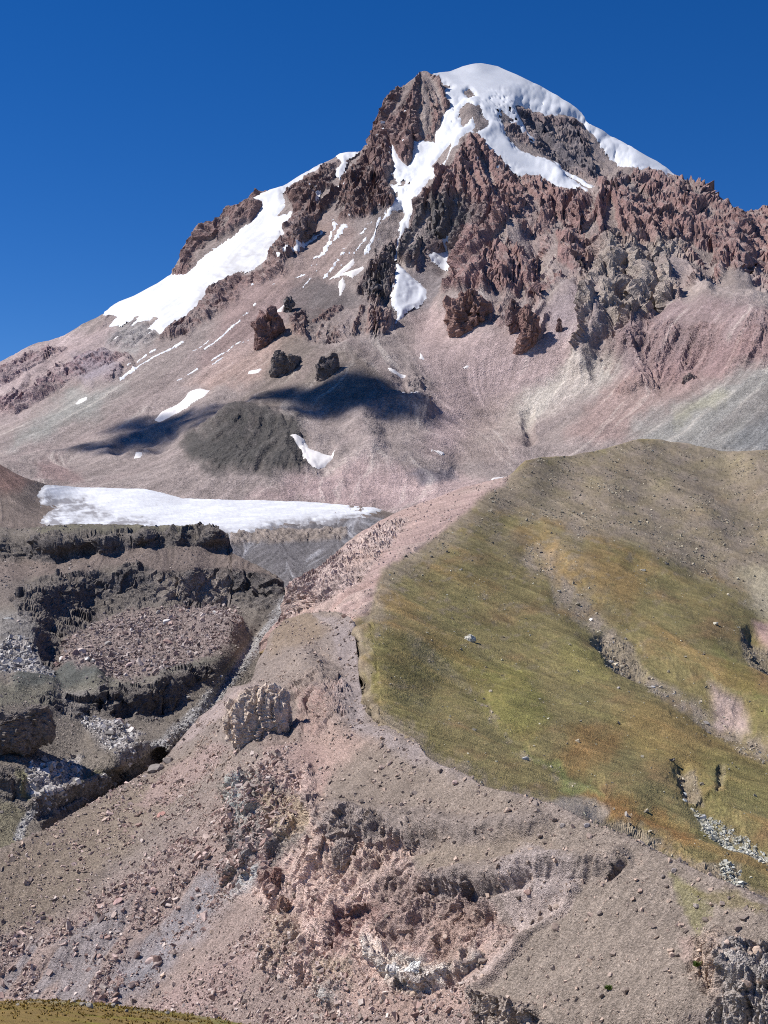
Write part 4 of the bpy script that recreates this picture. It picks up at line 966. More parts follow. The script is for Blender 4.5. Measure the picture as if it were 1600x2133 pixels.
R = S0.copy(); Rc = np.zeros(X.shape + (3,), f32) + lin('a08f84')
FACE = [(470,1600),(540,1590),(640,1600),(680,1690),(760,1700),(870,1750),(860,1800),(900,1830),(1010,1860),(1020,1900),(1060,1950),(990,1990),(900,2070),(800,2070),(740,2010),(640,2080),(530,2020),(550,1900),(470,1870)]
R = .62 * MO.zone(FACE, 20, 34); Rc = paint(Rc, lin('c9b0a3'), MO.zone(FACE, 20, 20))
for poly, am, col in RK:
    R = np.maximum(R, am * .8 * MO.zone(poly, 12, 26)); Rc = paint(Rc, col, MO.zone(poly, 12, 28) * .9)
m = R > .02
q = p[m]
dr = S0.copy(); dr[m] = blocks(q, [(15, 17, 30, 4.2), (6, 7, 13, 2.2), (2.6, 3, 4.4, 1.35)], warp=3.0, seed=2.0) * .8 + ledges(q, 11, 3.2, 4.5) + 2.2 * (.8 - np.abs(B2[m])) + 1.0 * (.8 - np.abs(B1[m]))
gr = blocks(p.reshape(-1, 3), [(1.5, 1.5, 1.5, .5), (3.4, 3.4, 3.4, .7)], seed=8.).reshape(X.shape)
SCR = MO.zone([(-140,1990),(120,1930),(300,1800),(440,1690),(520,1600),(600,1560),(660,1600),(560,1800),(480,1880),(300,2060),(200,2133),(-140,2133)], 24, 30)
coarse = np.clip(SCR * smooth(-.5, 1.2, Q3 + .4 * fbm(X / 60, Y / 60, S0 + 4, 3)), 0, 1)
MO.P = p + MO.N0 * (dr * R + (1 - np.clip(R, 0, 1)) * ((.04 + .06 * SCR) * Q1 + (.05 + .1 * SCR) * Q2 + .45 * fbm(p[..., 0] / 7, p[..., 1] / 7, p[..., 2] / 7, 4, .62) + gr * (.14 + .3 * coarse)))[..., None]
MO.finish_macro(); steep = 1 - MO.N[..., 2]
A = np.zeros(X.shape + (3,), f32) + lin('988a80') * .8
for poly, col, fe, wg in [
    ([(-140,1980),(100,1940),(330,1790),(480,1640),(640,1560),(720,1560),(660,1700),(560,1850),(800,1850),(1000,1900),(1100,1960),(1000,2070),(960,2240),(-140,2240)], lin('a8968d') * np.array([1.0, .97, .95], f32), 40, .9),
    ([(640,1500),(760,1530),(800,1560),(690,1620),(660,1780),(760,1860),(900,1900),(1000,1900),(1060,1960),(960,2100),(860,2140),(700,2100),(560,1960),(600,1860),(640,1750),(620,1600)], lin('bb9f91'), 26, .8),
    ([(540,1540),(640,1530),(690,1600),(660,1660),(600,1660)], lin('b0948a'), 20, .6),
    ([(590,1850),(700,1830),(760,1900),(680,1980),(600,1960),(560,1900)], lin('ba9f92'), 18, .6),
    ([(470,1800),(480,1880),(330,2030),(200,2133),(120,2133),(260,2000),(380,1880)], lin('a09b9d'), 24, .8),
    ([(430,1890),(460,1890),(330,2010),(200,2120),(160,2130),(300,1990)], lin('908b8c'), 10, .7),
    ([(560,1900),(460,1990),(320,2100),(280,2133),(400,2133),(560,2000)], lin('b0978f'), 16, .7),
    ([(-140,1830),(28,1757),(219,1657),(340,1600),(420,1560),(400,1640),(250,1780),(100,1920),(-140,2000)], lin('958675'), 24, .85),
    ([(280,1680),(350,1600),(450,1550),(480,1560),(400,1640),(320,1690)], lin('b09890'), 10, .75),
    ([(416,1485),(500,1440),(540,1420),(470,1500),(400,1540),(370,1560)], lin('b3a19a'), 8, .8),
    ([(560,1310),(600,1286),(720,1272),(736,1300),(660,1330),(560,1360)], lin('97846f'), 12, .8),
    ([(660,1280),(750,1282),(760,1500),(880,1560),(1000,1620),(960,1640),(800,1550),(710,1500),(700,1350)], lin('a89b97'), 12, .75),
    ([(760,1540),(1000,1620),(1150,1690),(1000,1700),(800,1690),(680,1680),(700,1600)], lin('9a8b7d'), 22, .8),
    ([(820,1750),(1000,1760),(1150,1720),(1250,1800),(1100,1800),(900,1820)], lin('978878'), 18, .8),
    ([(1120,1700),(1250,1710),(1500,1840),(1745,1950),(1745,2000),(1500,1960),(1480,2100),(1200,2240),(1000,2240),(1010,2070),(1200,1850)], lin('998b7e'), 16, .95),
    ([(1060,1800),(1200,1830),(1190,1880),(1080,1960),(1000,2050),(960,2060),(1060,1940),(1040,1860)], lin('c4b2a8'), 12, .8),
    ([(1100,1760),(1210,1800),(1200,1850),(1120,1860),(1050,1830)], lin('b8aaa4'), 12, .6),
    ([(1400,1830),(1470,1850),(1480,1900),(1450,1960),(1430,1900)], lin('868253'), 10, .6), ([(1430,1850),(1500,1850),(1600,1885),(1600,1910),(1500,1880)], lin('84794f'), 8, .6),
    ([(1420,1960),(1450,1960),(1440,2010),(1415,2000)], lin('b29a8e'), 10, .7)]:
    A = paint(A, col * .80, MO.zone(poly, fe, 24) * wg)
A = paint(A, lin('8f8a8a'), SCR * smooth(.2, 1.2, -Q3) * .6)
A = paint(A, lin('ad978e'), SCR * smooth(.3, 1.6, Q3 * .7 + Q2 * .5) * .5)
rv = fbm(p[..., 0] / 5, p[..., 1] / 5, p[..., 2] / 12, 4, .65)
rc = paint(Rc * 1.1, Rc * .84, smooth(-.1, -.7, rv)); rc = paint(rc, Rc * 1.2, smooth(.1, .6, rv))
A = A + (rc - A) * np.clip(np.minimum(R * 1.5, 1) * (.45 + .55 * smooth(.2, .5, steep)), 0, 1)[..., None]
A = A * (1 + .06 * np.clip(Q1, -2, 2) + .05 * np.clip(Q2, -2, 2) + .30 * np.clip(fbm(X / 3.2, Y / 2.8, S0 + 3, 3, .8), -1, 1))[..., None]
peb = fbm(X / 2.6, Y / 2.3, S0 + 13, 2, .7)
A = paint(A, lin('c4b3a8'), smooth(.38, .8, peb) * .55 * (1 - np.clip(R, 0, .8)))
mat_moraine = ground_material("moraine_gravel", 1.3, 0.5, 0.9, 0.35)
MO.build("moraine_slope", mat_moraine, np.clip(A, .01, .9), skirt=(4, 40, 26), flat=(R > .3) | (coarse > .5))
MO.R, MO.coarse, MO.SCR = R, coarse, SCR

# ------------------------------------------------------------------ grass bank in front, down which the camera looks
xs = np.linspace(-60, 60, 240); ys = np.concatenate([np.linspace(-12, 70, 40), np.linspace(70.6, 112, 90), np.linspace(113, 175, 24)])
xx, yy = np.meshgrid(xs, ys)
lip_y = 100.0 + 2.0 * np.sin(xx / 9) + 1.2 * np.sin(xx / 3.7 + 1)
edge_px = np.array([[-120,2082],[0,2084],[60,2083],[110,2082],[160,2085],[220,2092],[290,2099],[340,2105],[400,2113],[470,2123],[540,2136],[640,2170],[760,2230],[900,2330],[1100,2480]], float)
ex = at(edge_px[:, 0], edge_px[:, 1], 100.0)
lz = np.interp(xx * 100 / lip_y, ex[:, 0], ex[:, 2]) * lip_y / 100
t = np.clip(yy / lip_y, -.2, 1)
zz = np.where(yy < lip_y, -1.7 + (lz + 1.7) * (0.12 * t + 0.88 * t) - 0 , lz)
zz = np.where(yy < lip_y, -1.7 + (lz + 1.7) * t - 1.6 * np.sin(np.clip(t, 0, 1) * math.pi), lz - 0.55 * (yy - lip_y) - 0.012 * (yy - lip_y) ** 2)
zz += 0.10 * fbm(xx / 2.2, yy / 2.2, xx * 0 + 2, 4, .6) + 0.25 * fbm(xx / 9, yy / 9, xx * 0 + 4, 2)
Pb = np.stack([xx, yy, zz], -1).astype(f32)
A = np.zeros(xx.shape + (3,), f32) + lin('7d683f')
A = paint(A, lin('77702f'), smooth(-.1, .6, fbm(xx / 7, yy / 5, xx * 0 + 8, 4)))
A = paint(A, lin('8f8672'), smooth(5, 1, np.abs(lip_y - 1.5 - yy)) * .6 * smooth(-.2, .4, fbm(xx / 4, yy / 3, xx * 0 + 18, 3)))
A = paint(A, lin('6f7a35'), smooth(4, .5, np.abs(lip_y - 3 - yy)) * smooth(-14, -6, xx))
A = A * (1 + .25 * np.clip(fbm(xx / .35, yy / .5, xx * 0 + 1, 3, .8), -1, 1))[..., None]
me = make_mesh("grass_bank", Pb.reshape(-1, 3), grid_faces(*xx.shape)[:, ::-1], {"albedo": A.reshape(-1, 3)})
mat_bank = ground_material("bank_turf", 9.0, 0.35, 0.6, 0.05)
link("grass_bank", me, mat_bank, kind="structure")
# wide valley floor under everything, out to the horizon
gx = np.linspace(-12000, 12000, 61); gxx, gyy = np.meshgrid(gx, gx)
gz = -330 + 30 * fbm(gxx / 4000, gyy / 4000, gxx * 0, 3)
me = make_mesh("valley_ground", np.stack([gxx, gyy, gz], -1).reshape(-1, 3), grid_faces(61, 61)[:, ::-1], {"albedo": np.zeros((61 * 61, 3), f32) + lin('857a68')})
link("valley_ground", me, mat_hill, kind="structure")
# ------------------------------------------------------------------ free-standing crags
def surf(layer, px, py):
    """point of the finished surface seen at a pixel"""
    j = int(np.clip(round((px - layer.X[0, 0]) / (layer.X[0, 1] - layer.X[0, 0])), 0, layer.w - 1))
    i = int(np.argmin(np.abs(layer.Y[:, j] - py)))
    return layer.P[i, j]

def crag(layer, outline, name, label, colour, sizes, category="rock", mat=None, depth=0.75, seed=0.0, group=None, lean=0.0, ground=None, n=110, rings=26, root=1.5, skew=.5, embed=.7):
    if sizes is FAR: n, rings = 72, 16
    o = np.array(outline, float)
    lo = o[o[:, 1].argmax()].copy()
    hgt_ = o[:, 1].max() - o[:, 1].min()
    mid_ = o[:, 1].min() + .6 * hgt_
    o[:, 1] = np.where(o[:, 1] > mid_, mid_ + (o[:, 1] - mid_) * root, o[:, 1])     # rooted in the slope
    cx, cy = o[:, 0].mean(), o[:, 1].mean()
    halfw = (o[:, 0].max() - o[:, 0].min()) / 2
    base = surf(layer, lo[0], min(lo[1], layer.Y.max())) if ground is None else ground
    Yb = float(base[1])
    wm = (o[:, 0].max() - o[:, 0].min()) / F_PX * Yb
    B = wm * 0.5 * depth
    Yc = Yb + embed * B
    # resample the outline evenly
    q = np.vstack([o, o[:1]]); L = np.r_[0, np.cumsum(np.hypot(*np.diff(q, axis=0).T))]
    s = np.linspace(0, L[-1], n, endpoint=False)
    ring = np.stack([np.interp(s, L, q[:, 0]), np.interp(s, L, q[:, 1])], -1)
    rr = np.sin(np.linspace(0, math.pi, rings * 2 + 1))[1:-1]
    ph = -np.cos(np.linspace(0, math.pi, rings * 2 + 1))[1:-1]
    V = []
    for r, c in zip(rr, ph):
        r2 = r ** 0.8
        pts = np.array([cx, cy]) + (ring - [cx, cy]) * r2
        pts[:, 0] += -c * skew * halfw * (1 - r2)
        P = at(pts[:, 0], pts[:, 1], Yc)
        P[:, 1] += B * c
        V.append(P)
    V = np.array(V)
    dn = np.gradient(V, axis=1); dr_ = np.gradient(V, axis=0)
    nn = np.cross(dn, dr_); nn /= np.maximum(np.linalg.norm(nn, axis=-1, keepdims=True), 1e-9)
    ctr = V.mean((0, 1))
    if ((V - ctr) * nn).sum() < 0: nn = -nn
    fl = V.reshape(-1, 3).astype(f32)
    if sizes is FAR: ks = wm / 85.0; sizes = [(a_ * ks, b_ * ks, c_ * ks, d_ * ks) for a_, b_, c_, d_ in FAR]
    dd = blocks(fl, sizes, warp=sizes[-1][0], seed=seed).reshape(V.shape[:2])
    V = V + nn * dd[..., None]
    col = np.zeros((V.shape[0] * V.shape[1], 3), f32) + colour * 1.25
    k = sizes[0][0]
    v = fbm(fl[:, 0] / k, fl[:, 1] / k, fl[:, 2] / (2 * k), 4, .65)
    col = col * (1 + 0.35 * np.clip(v, -1, 1))[:, None]
    h, w = V.shape[:2]
    i = np.arange(h * w, dtype=np.int32).reshape(h, w); ir = np.roll(i, -1, 1)
    Fq = np.stack([i[:-1], ir[:-1], ir[1:], i[1:]], -1).reshape(-1, 4)
    Ft = np.concatenate([Fq[:, [0, 1, 2]], Fq[:, [0, 2, 3]]])
    org = np.array([at(cx, lo[1], Yc)])[0]
    c0, c1 = h * w, h * w + 1
    Ft = np.concatenate([Ft, np.stack([ir[0], i[0], np.full(w, c0)], -1), np.stack([i[-1], ir[-1], np.full(w, c1)], -1)]).astype(np.int32)
    col = np.concatenate([col, col[:1], col[-1:]])
    me = make_mesh(name, np.concatenate([V.reshape(-1, 3), V[0].mean(0)[None], V[-1].mean(0)[None]]) - org, Ft, {"albedo": np.clip(col, .01, .9)}, smooth_shade=False)
    ob = link(name, me, mat or mat_mountain, label=label, category=category, group=group)
    ob.location = org.tolist()
    return ob

FAR = [(34, 38, 70, 17), (15, 17, 34, 8), (6, 7, 12, 2.4)]
gT = "rock towers on the mountain"
crag(MT, [(945,628),(958,613),(985,607),(1004,618),(1013,648),(1007,668),(985,690),(962,698),(942,690),(934,664)], "rock_tower", "rust-red blocky rock tower standing out of pink scree in the cirque", lin('80675f'), FAR, seed=1, group=gT)
crag(MT, [(1052,648),(1066,622),(1076,634),(1086,645),(1085,682),(1070,696),(1056,680)], "rock_tower", "brown rock stub left of the long leaning pinnacle", lin('786460'), FAR, seed=2, group=gT)
crag(MT, [(1086,648),(1100,636),(1116,660),(1128,690),(1110,716),(1086,738),(1078,726),(1086,690)], "rock_tower", "long leaning red pinnacle tapering down the pink scree", lin('80665e'), FAR, seed=3, group=gT)
crag(MT, [(1158,684),(1164,660),(1170,672),(1173,682),(1167,690)], "rock_tower", "lone small dark spike on the scree right of the pinnacles", lin('6f5b58'), [(10, 12, 30, 3), (5, 6, 10, 1.5)], seed=4, group=gT)
crag(MT, zC([(85,1200),(95,1100),(110,1020),(150,970),(220,950),(268,1030),(262,1080),(205,1150),(150,1205)]), "rock_tower", "square red rock tower on the streaked left flank", lin('78605b'), FAR, seed=5, group=gT)
crag(MT, zC([(203,1370),(207,1270),(245,1245),(270,1222),(300,1250),(340,1235),(385,1268),(382,1335),(330,1382),(270,1392)]), "rock_tower", "broken many-toothed lava tower above the cloud shadow", lin('6a625e'), FAR, seed=6, group=gT)
crag(MT, zC([(515,1415),(512,1320),(560,1268),(630,1253),(642,1320),(602,1390),(550,1422)]), "rock_tower", "blocky dark lava tower at the edge of the cloud shadow", lin('675e5b'), FAR, seed=7, group=gT)
crag(MT, zC([(285,985),(298,890),(340,848),(362,900),(332,950)]), "rock_tower", "narrow grey rock fin above the square red tower", lin('6a6462'), FAR, seed=8, group=gT)
crag(MT, zC([(316,525),(330,450),(400,330),(490,308),(482,410),(412,482)]), "rock_tower", "dark fluted buttress at the right edge of the hanging glacier", lin('746562'), FAR, seed=9, group=gT)
crag(MT, [(1423,796),(1426,782),(1436,778),(1454,792),(1440,798)], "rock_tower", "small dark outcrop on the reddish slope at the right", lin('6c605c'), [(14, 16, 20, 4), (6, 7, 9, 2)], seed=10, group=gT)
crag(GO, [(-130,1572),(-130,1490),(-60,1486),(0,1490),(44,1492),(58,1480),(76,1472),(104,1474),(112,1490),(113,1530),(96,1548),(60,1562),(20,1568),(-40,1572)], "lava_block", "massive dark lava block with a flat top at the left edge of the gorge", lin('6a625c'), [(9, 11, 30, 3.2), (4, 5, 13, 1.6), (1.8, 2, 4, .7)], mat=mat_gorge, seed=31, depth=.5, root=1.25, skew=-.3)
NEAR = [(3.4, 4.0, 80, 2.8), (1.5, 1.8, 26, 1.0), (2.2, 2.2, 3.5, .5)]
crag(MO, [(474,1528),(470,1500),(482,1470),(500,1444),(530,1432),(572,1430),(602,1442),(607,1480),(604,1524),(594,1546),(570,1552),(540,1556),(512,1558),(490,1554)], "rock_buttress", "pale columnar rock buttress with dark hollows under it on the moraine side", lin('b9a898'), NEAR, mat=mat_moraine, seed=21, depth=.5, root=1.1, skew=.7, embed=1.25)
crag(MO, [(556,1868),(560,1830),(575,1806),(587,1812),(584,1845),(566,1872)], "rock_fin", "leaning dark red rock fin on the orange scree", lin('85685e'), [(1.6, 1.8, 5, .8), (.7, .8, 1.6, .35)], mat=mat_moraine, seed=22)
crag(MO, [(576,1892),(584,1866),(600,1872),(606,1890),(590,1902)], "rock_fin", "small brown rock tooth just below the leaning fin", lin('8f7567'), [(1.6, 1.8, 4, .7), (.7, .8, 1.6, .3)], mat=mat_moraine, seed=23)
crag(MO, [(694,1780),(700,1752),(724,1744),(748,1760),(738,1786),(712,1800),(698,1796)], "rock_block", "grey-brown block wedged in the pale cliff hollow", lin('8f8178'), [(2.6, 3, 4, 1.0), (1.1, 1.2, 1.8, .45)], mat=mat_moraine, seed=24)
crag(MO, [(840,2022),(858,2008),(876,2004),(874,2022),(856,2034)], "rock_slab", "bright white rock slab in the cream outcrop near the bottom", lin('d9d4cd'), [(2.4, 2.8, 3, .8), (1.1, 1.2, 1.6, .4)], mat=mat_moraine, seed=25)
crag(MO, [(806,2012),(822,2008),(842,2024),(836,2036),(816,2030)], "rock_slab", "smaller white rock slab left of the bright one in the cream outcrop", lin('d2ccc4'), [(2.4, 2.8, 3, .7), (1.1, 1.2, 1.6, .35)], mat=mat_moraine, seed=26)
crag(HI, [(966,1336),(968,1328),(980,1322),(990,1326),(991,1334),(982,1340)], "boulder", "large pale boulder alone in the middle of the green slope", lin('b3b0a4'), [(4, 4, 4, .8), (1.6, 1.6, 1.8, .3)], mat=mat_moraine, seed=27, n=40, rings=10, skew=.2)

# ------------------------------------------------------------------ loose stones
def ico():
    g = (1 + 5 ** .5) / 2
    v = np.array([(-1,g,0),(1,g,0),(-1,-g,0),(1,-g,0),(0,-1,g),(0,1,g),(0,-1,-g),(0,1,-g),(g,0,-1),(g,0,1),(-g,0,-1),(-g,0,1)], float)
    v /= np.linalg.norm(v[0])
    f = np.array([(0,11,5),(0,5,1),(0,1,7),(0,7,10),(0,10,11),(1,5,9),(5,11,4),(11,10,2),(10,7,6),(7,1,8),(3,9,4),(3,4,2),(3,2,6),(3,6,8),(3,8,9),(4,9,5),(2,4,11),(6,2,10),(8,6,7),(9,8,1)], np.int32)
    return v, f
IV, IF = ico()
def subdivide(v, f):
    cache = {}; vs = list(map(tuple, v)); out = []
    def mid(a, b):
        k = (min(a, b), max(a, b))
        if k not in cache:
            q = (np.array(vs[a]) + np.array(vs[b])) / 2; vs.append(tuple(q / np.linalg.norm(q))); cache[k] = len(vs) - 1
        return cache[k]
    for a, b, c in f:
        ab, bc, ca = mid(a, b), mid(b, c), mid(c, a)
        out += [(a, ab, ca), (b, bc, ab), (c, ca, bc), (ab, bc, ca)]
    return np.array(vs), np.array(out, np.int32)
IV2, IF2 = subdivide(IV, IF)
def chip(v, rng, cuts):
    """cut a ball with random planes into an angular stone"""
    v = v.copy() * rng.uniform(.85, 1.15, (len(v), 1))
    for _ in range(cuts):
        n = rng.normal(size=3); n /= np.linalg.norm(n)
        d = v @ n; lim = rng.uniform(.45, .8)
        v -= np.maximum(d - lim, 0)[:, None] * n
    return v
rs = np.random.default_rng(11)
BV = np.array([(x, y, z) for x in (-1, 1) for y in (-1, 1) for z in (-1, 1)], float) * .62
BF = np.array([(0,1,3),(0,3,2),(4,6,7),(4,7,5),(0,4,5),(0,5,1),(2,3,7),(2,7,6),(0,2,6),(0,6,4),(1,5,7),(1,7,3)], np.int32)
CHIPS = []
for _ in range(16):
    v = BV * rs.uniform(.55, 1.25, BV.shape); CHIPS.append(v + rs.normal(0, .12, BV.shape))

def rot_mats(n, rng, flat):
    ax = rng.normal(size=(n, 3)); ax[:, 2] += flat; ax /= np.linalg.norm(ax, axis=1, keepdims=True)   # local up
    t = rng.normal(size=(n, 3)); t -= (t * ax).sum(1, keepdims=True) * ax; t /= np.linalg.norm(t, axis=1, keepdims=True)
    return np.stack([t, np.cross(ax, t), ax], -1)

def scatter(layer, weight, count, smin, smax, power, palette, rng, flat=1.0, asp=(1.0, .75, .55), clump=0.0):
    """stones on a layer: positions, radii, colours; size follows a power law"""
    P = layer.P
    a = np.linalg.norm(np.cross(P[1:, :-1] - P[:-1, :-1], P[:-1, 1:] - P[:-1, :-1]), axis=-1)
    a = np.minimum(a, np.percentile(a, 97))
    cl = fbm(layer.X / 38 + count, layer.Y / 30, layer.X * 0 + .7, 3, .6)
    wgt = a * weight[:-1, :-1] * (.12 + smooth(-.15, .65, cl))[:-1, :-1]
    cdf = np.cumsum(wgt.ravel()); k = np.searchsorted(cdf, rng.uniform(0, cdf[-1], count))
    k = np.minimum(k, wgt.size - 1)
    i, j = np.divmod(k, wgt.shape[1]); u, v = rng.uniform(size=(2, count, 1))
    pos = P[i, j] * (1 - u) * (1 - v) + P[i + 1, j] * u * (1 - v) + P[i, j + 1] * (1 - u) * v + P[i + 1, j + 1] * u * v
    r = smin * (1 - rng.uniform(size=count) * (1 - (smin / smax) ** power)) ** (-1 / power)
    pal = np.array(palette, f32); c = pal[rng.integers(len(pal), size=count)] * rng.uniform(.7, 1.2, (count, 1)).astype(f32)
    sc = r[:, None] * np.array(asp)[None] * rng.uniform(.75, 1.25, (count, 3))
    M = rot_mats(count, rng, flat)
    return dict(pos=pos, r=r, col=c, sc=sc, M=M, px=project(pos))

mat_stone = ground_material("loose_stone", 2.5, 0.18, 0.4, 0.1)
def rubble(name, sets, label, sink=.25):
    """many small stones as one body of rubble"""
    pos = np.concatenate([s['pos'] for s in sets]); sc = np.concatenate([s['sc'] for s in sets]); M = np.concatenate([s['M'] for s in sets]); col = np.concatenate([s['col'] for s in sets])
    n = len(pos)
    which = rs.integers(len(CHIPS), size=n)
    base = np.array(CHIPS)[which] * sc[:, None, :]
    V = np.einsum('nij,nkj->nki', M, base)
    V += pos[:, None, :]; V[..., 2] += (sc[:, 2] * (1 - 2 * sink))[:, None] * .5
    F = (BF[None] + (np.arange(n) * 8)[:, None, None]).reshape(-1, 3)
    me = make_mesh(name, V.reshape(-1, 3), F.astype(np.int32), {"albedo": np.clip(np.repeat(col, 8, 0), .02, .85)}, smooth_shade=False)
    return link(name, me, mat_stone, kind="stuff", label=label, category="stones")

# material for single boulders: colour set on each object
mat_boulder, nt, bb = new_mat("boulder_rock")
oi = nt.nodes.new("ShaderNodeObjectInfo"); nz = nt.nodes.new("ShaderNodeTexNoise"); nz.inputs["Scale"].default_value = 2.2; nz.inputs["Detail"].default_value = 6
tc = nt.nodes.new("ShaderNodeTexCoord"); mp_ = nt.nodes.new("ShaderNodeMapRange"); mp_.inputs["To Min"].default_value = .55; mp_.inputs["To Max"].default_value = 1.45
hs = nt.nodes.new("ShaderNodeHueSaturation")
nt.links.new(tc.outputs["Object"], nz.inputs["Vector"]); nt.links.new(nz.outputs["Fac"], mp_.inputs["Value"]); nt.links.new(mp_.outputs[0], hs.inputs["Value"])
nt.links.new(oi.outputs["Color"], hs.inputs["Color"]); nt.links.new(hs.outputs[0], bb.inputs["Base Color"])
bpn = nt.nodes.new("ShaderNodeBump"); bpn.inputs["Strength"].default_value = .4; bpn.inputs["Distance"].default_value = .1
nt.links.new(nz.outputs["Fac"], bpn.inputs["Height"]); nt.links.new(bpn.outputs[0], bb.inputs["Normal"])
BOULD = []
for k in range(10):
    v = chip(IV2, rs, 7)
    BOULD.append(make_mesh("boulder_shape", v, IF2, None, smooth_shade=False)); BOULD[-1].materials.append(mat_boulder)
from mathutils import Matrix
def single(pos, sc, M, col, label, group, name="boulder", category="boulder"):
    o = bpy.data.objects.new(name, BOULD[random.randrange(len(BOULD))])
    COL.objects.link(o)
    R3 = Matrix(M.tolist()).to_4x4()
    o.matrix_world = Matrix.Translation((float(pos[0]), float(pos[1]), float(pos[2] + sc[2] * .35))) @ R3 @ Matrix.Diagonal((float(sc[0]), float(sc[1]), float(sc[2]), 1))
    o.color = (*[float(c) for c in np.clip(col, .02, .85)], 1)
    o["label"] = label; o["category"] = category
    if group: o["group"] = group
    return o

PK = [lin('c2aba1'), lin('ae968b'), lin('a3897f'), lin('b6a398'), lin('9c8a82'), lin('cbbbb0')]
BRN = [lin('a8978a'), lin('bda795'), lin('94857a'), lin('c4ad9c'), lin('8a7d74')]
GRY = [lin('a6a19b'), lin('bcb7b0'), lin('8d8883'), lin('77736f')]
PALEC = [lin('c5bfb8'), lin('aaa49d'), lin('d2cdc6'), lin('8f8984')]
vis = lambda L: ((L.X > -20) & (L.X < 1620) & (L.Y < 2140)).astype(f32)
ms = []
X, Y = MO.X, MO.Y
soft = 1 - np.clip(MO.R, 0, 1)
brown = vis(MO) * soft * (X * .9 + 200 > (2133 - Y) * .2) * np.clip(1.15 - MO.SCR, 0, 1)
ms.append(scatter(MO, vis(MO) * MO.SCR * (0.15 + MO.coarse), 15000, .27, 2.8, 1.8, PK, rs, .8, (1.25, .8, .45)))
ms.append(scatter(MO, brown, 15000, .21, 1.8, 1.8, BRN, rs, 1.5, (1, .8, .6)))
ms.append(scatter(MO, vis(MO) * soft * MO.zone([(-140,1840),(28,1757),(340,1590),(500,1560),(640,1540),(560,1700),(300,1900),(-140,2060)], 30, 30), 7000, .25, 2.3, 1.8, PK + BRN, rs, .8, (1.2, .8, .5)))
ms.append(scatter(MO, vis(MO) * MO.zone([(560,1900),(700,2000),(800,2060),(980,2060),(1000,2140),(200,2140),(330,2090)], 20, 20), 5500, .25, 2.2, 1.8, PK, rs, .8, (1.2, .8, .5)))
big_mo = [scatter(MO, brown * (X > 640), 120, 1.0, 2.1, 2.0, BRN, rs, 1.5, (1, .85, .7)), scatter(MO, vis(MO) * MO.SCR * (0.2 + MO.coarse), 70, 1.5, 3.2, 2.0, PK, rs, .8, (1.3, .85, .45))]
rubble("scree_stones", ms, "small pink, grey and brown stones covering the moraine slope")
X, Y = HI.X, HI.Y
visH = ((X > 560) & (X < 1615) & (Y < 1900)).astype(f32)
hs_ = [scatter(HI, visH * (HI.bare * .8 + .03) * (1 - HI.WALL), 5200, .6, 3.0, 2.2, [lin('aaa08c'), lin('8d8474'), lin('c0b69f'), lin('7d756b')], rs, 1.5),
       scatter(HI, visH * (HI.st1 + HI.st2 * .8 + .2 * HI.RAV), 1000, .5, 2.2, 2.0, [lin('b3a590'), lin('9a8d7c'), lin('c4b8a2')], rs, 1.2),
       scatter(HI, visH * HI.FELL, 1300, .5, 2.0, 2.0, [lin('b9b6a8'), lin('a09c8c'), lin('cfcdc0')], rs, 1.0),
       scatter(HI, visH * (1 - HI.bare) * (.2 + smooth(.2, .6, fbm(X / 60, Y / 40, X * 0 + 33, 3))), 900, .4, 1.5, 2.4, [lin('b8b39c'), lin('cfc9b4'), lin('8f8a78')], rs, 1.5),
       scatter(HI, visH * HI.WALL, 900, .7, 2.6, 2.4, PK, rs, 1.0)]
rubble("hillside_stones", hs_, "small pale stones scattered over the hillside turf and stream beds")
big_hi = [scatter(HI, visH * (HI.bare + .12) * (1 - HI.WALL) * (Y > 980), 45, 1.6, 3.0, 2.0, [lin('b5ab95'), lin('8d8474'), lin('a39a88')], rs, 1.5), scatter(HI, visH * (HI.st1 + HI.st2 + .5 * HI.FELL), 18, 1.5, 2.8, 2.0, PALEC, rs, 1.2)]
X, Y = GO.X, GO.Y
visG = ((X > -20) & (X < 620) & (Y < 1770)).astype(f32)
gs = [scatter(GO, visG * GO.RUB, 4200, .9, 3.6, 2.3, [lin('9a8880'), lin('ab9a92'), lin('7f716b'), lin('b5a8a0')], rs, .8, (1.2, .8, .6)),
      scatter(GO, visG * GO.PALE, 2000, .9, 4.5, 2.0, PALEC, rs, .8), scatter(GO, visG * GO.STREAM, 1600, .6, 2.6, 2.3, PALEC + GRY, rs, 1.0),
      scatter(GO, visG * (1 - np.clip(GO.R, 0, 1)) * .5, 3000, .6, 3.0, 2.4, [lin('9a8f85'), lin('b0a399'), lin('7f766f')], rs, 1.0)]
rubble("gorge_rubble", gs, "jumbled purple-grey rubble on the floor and ledges of the gorge")
big_go = [scatter(GO, visG * np.maximum(GO.RUB, GO.PALE), 45, 2.6, 4.8, 2.0, PALEC + PK, rs, 1.0, (1.1, .85, .7))]

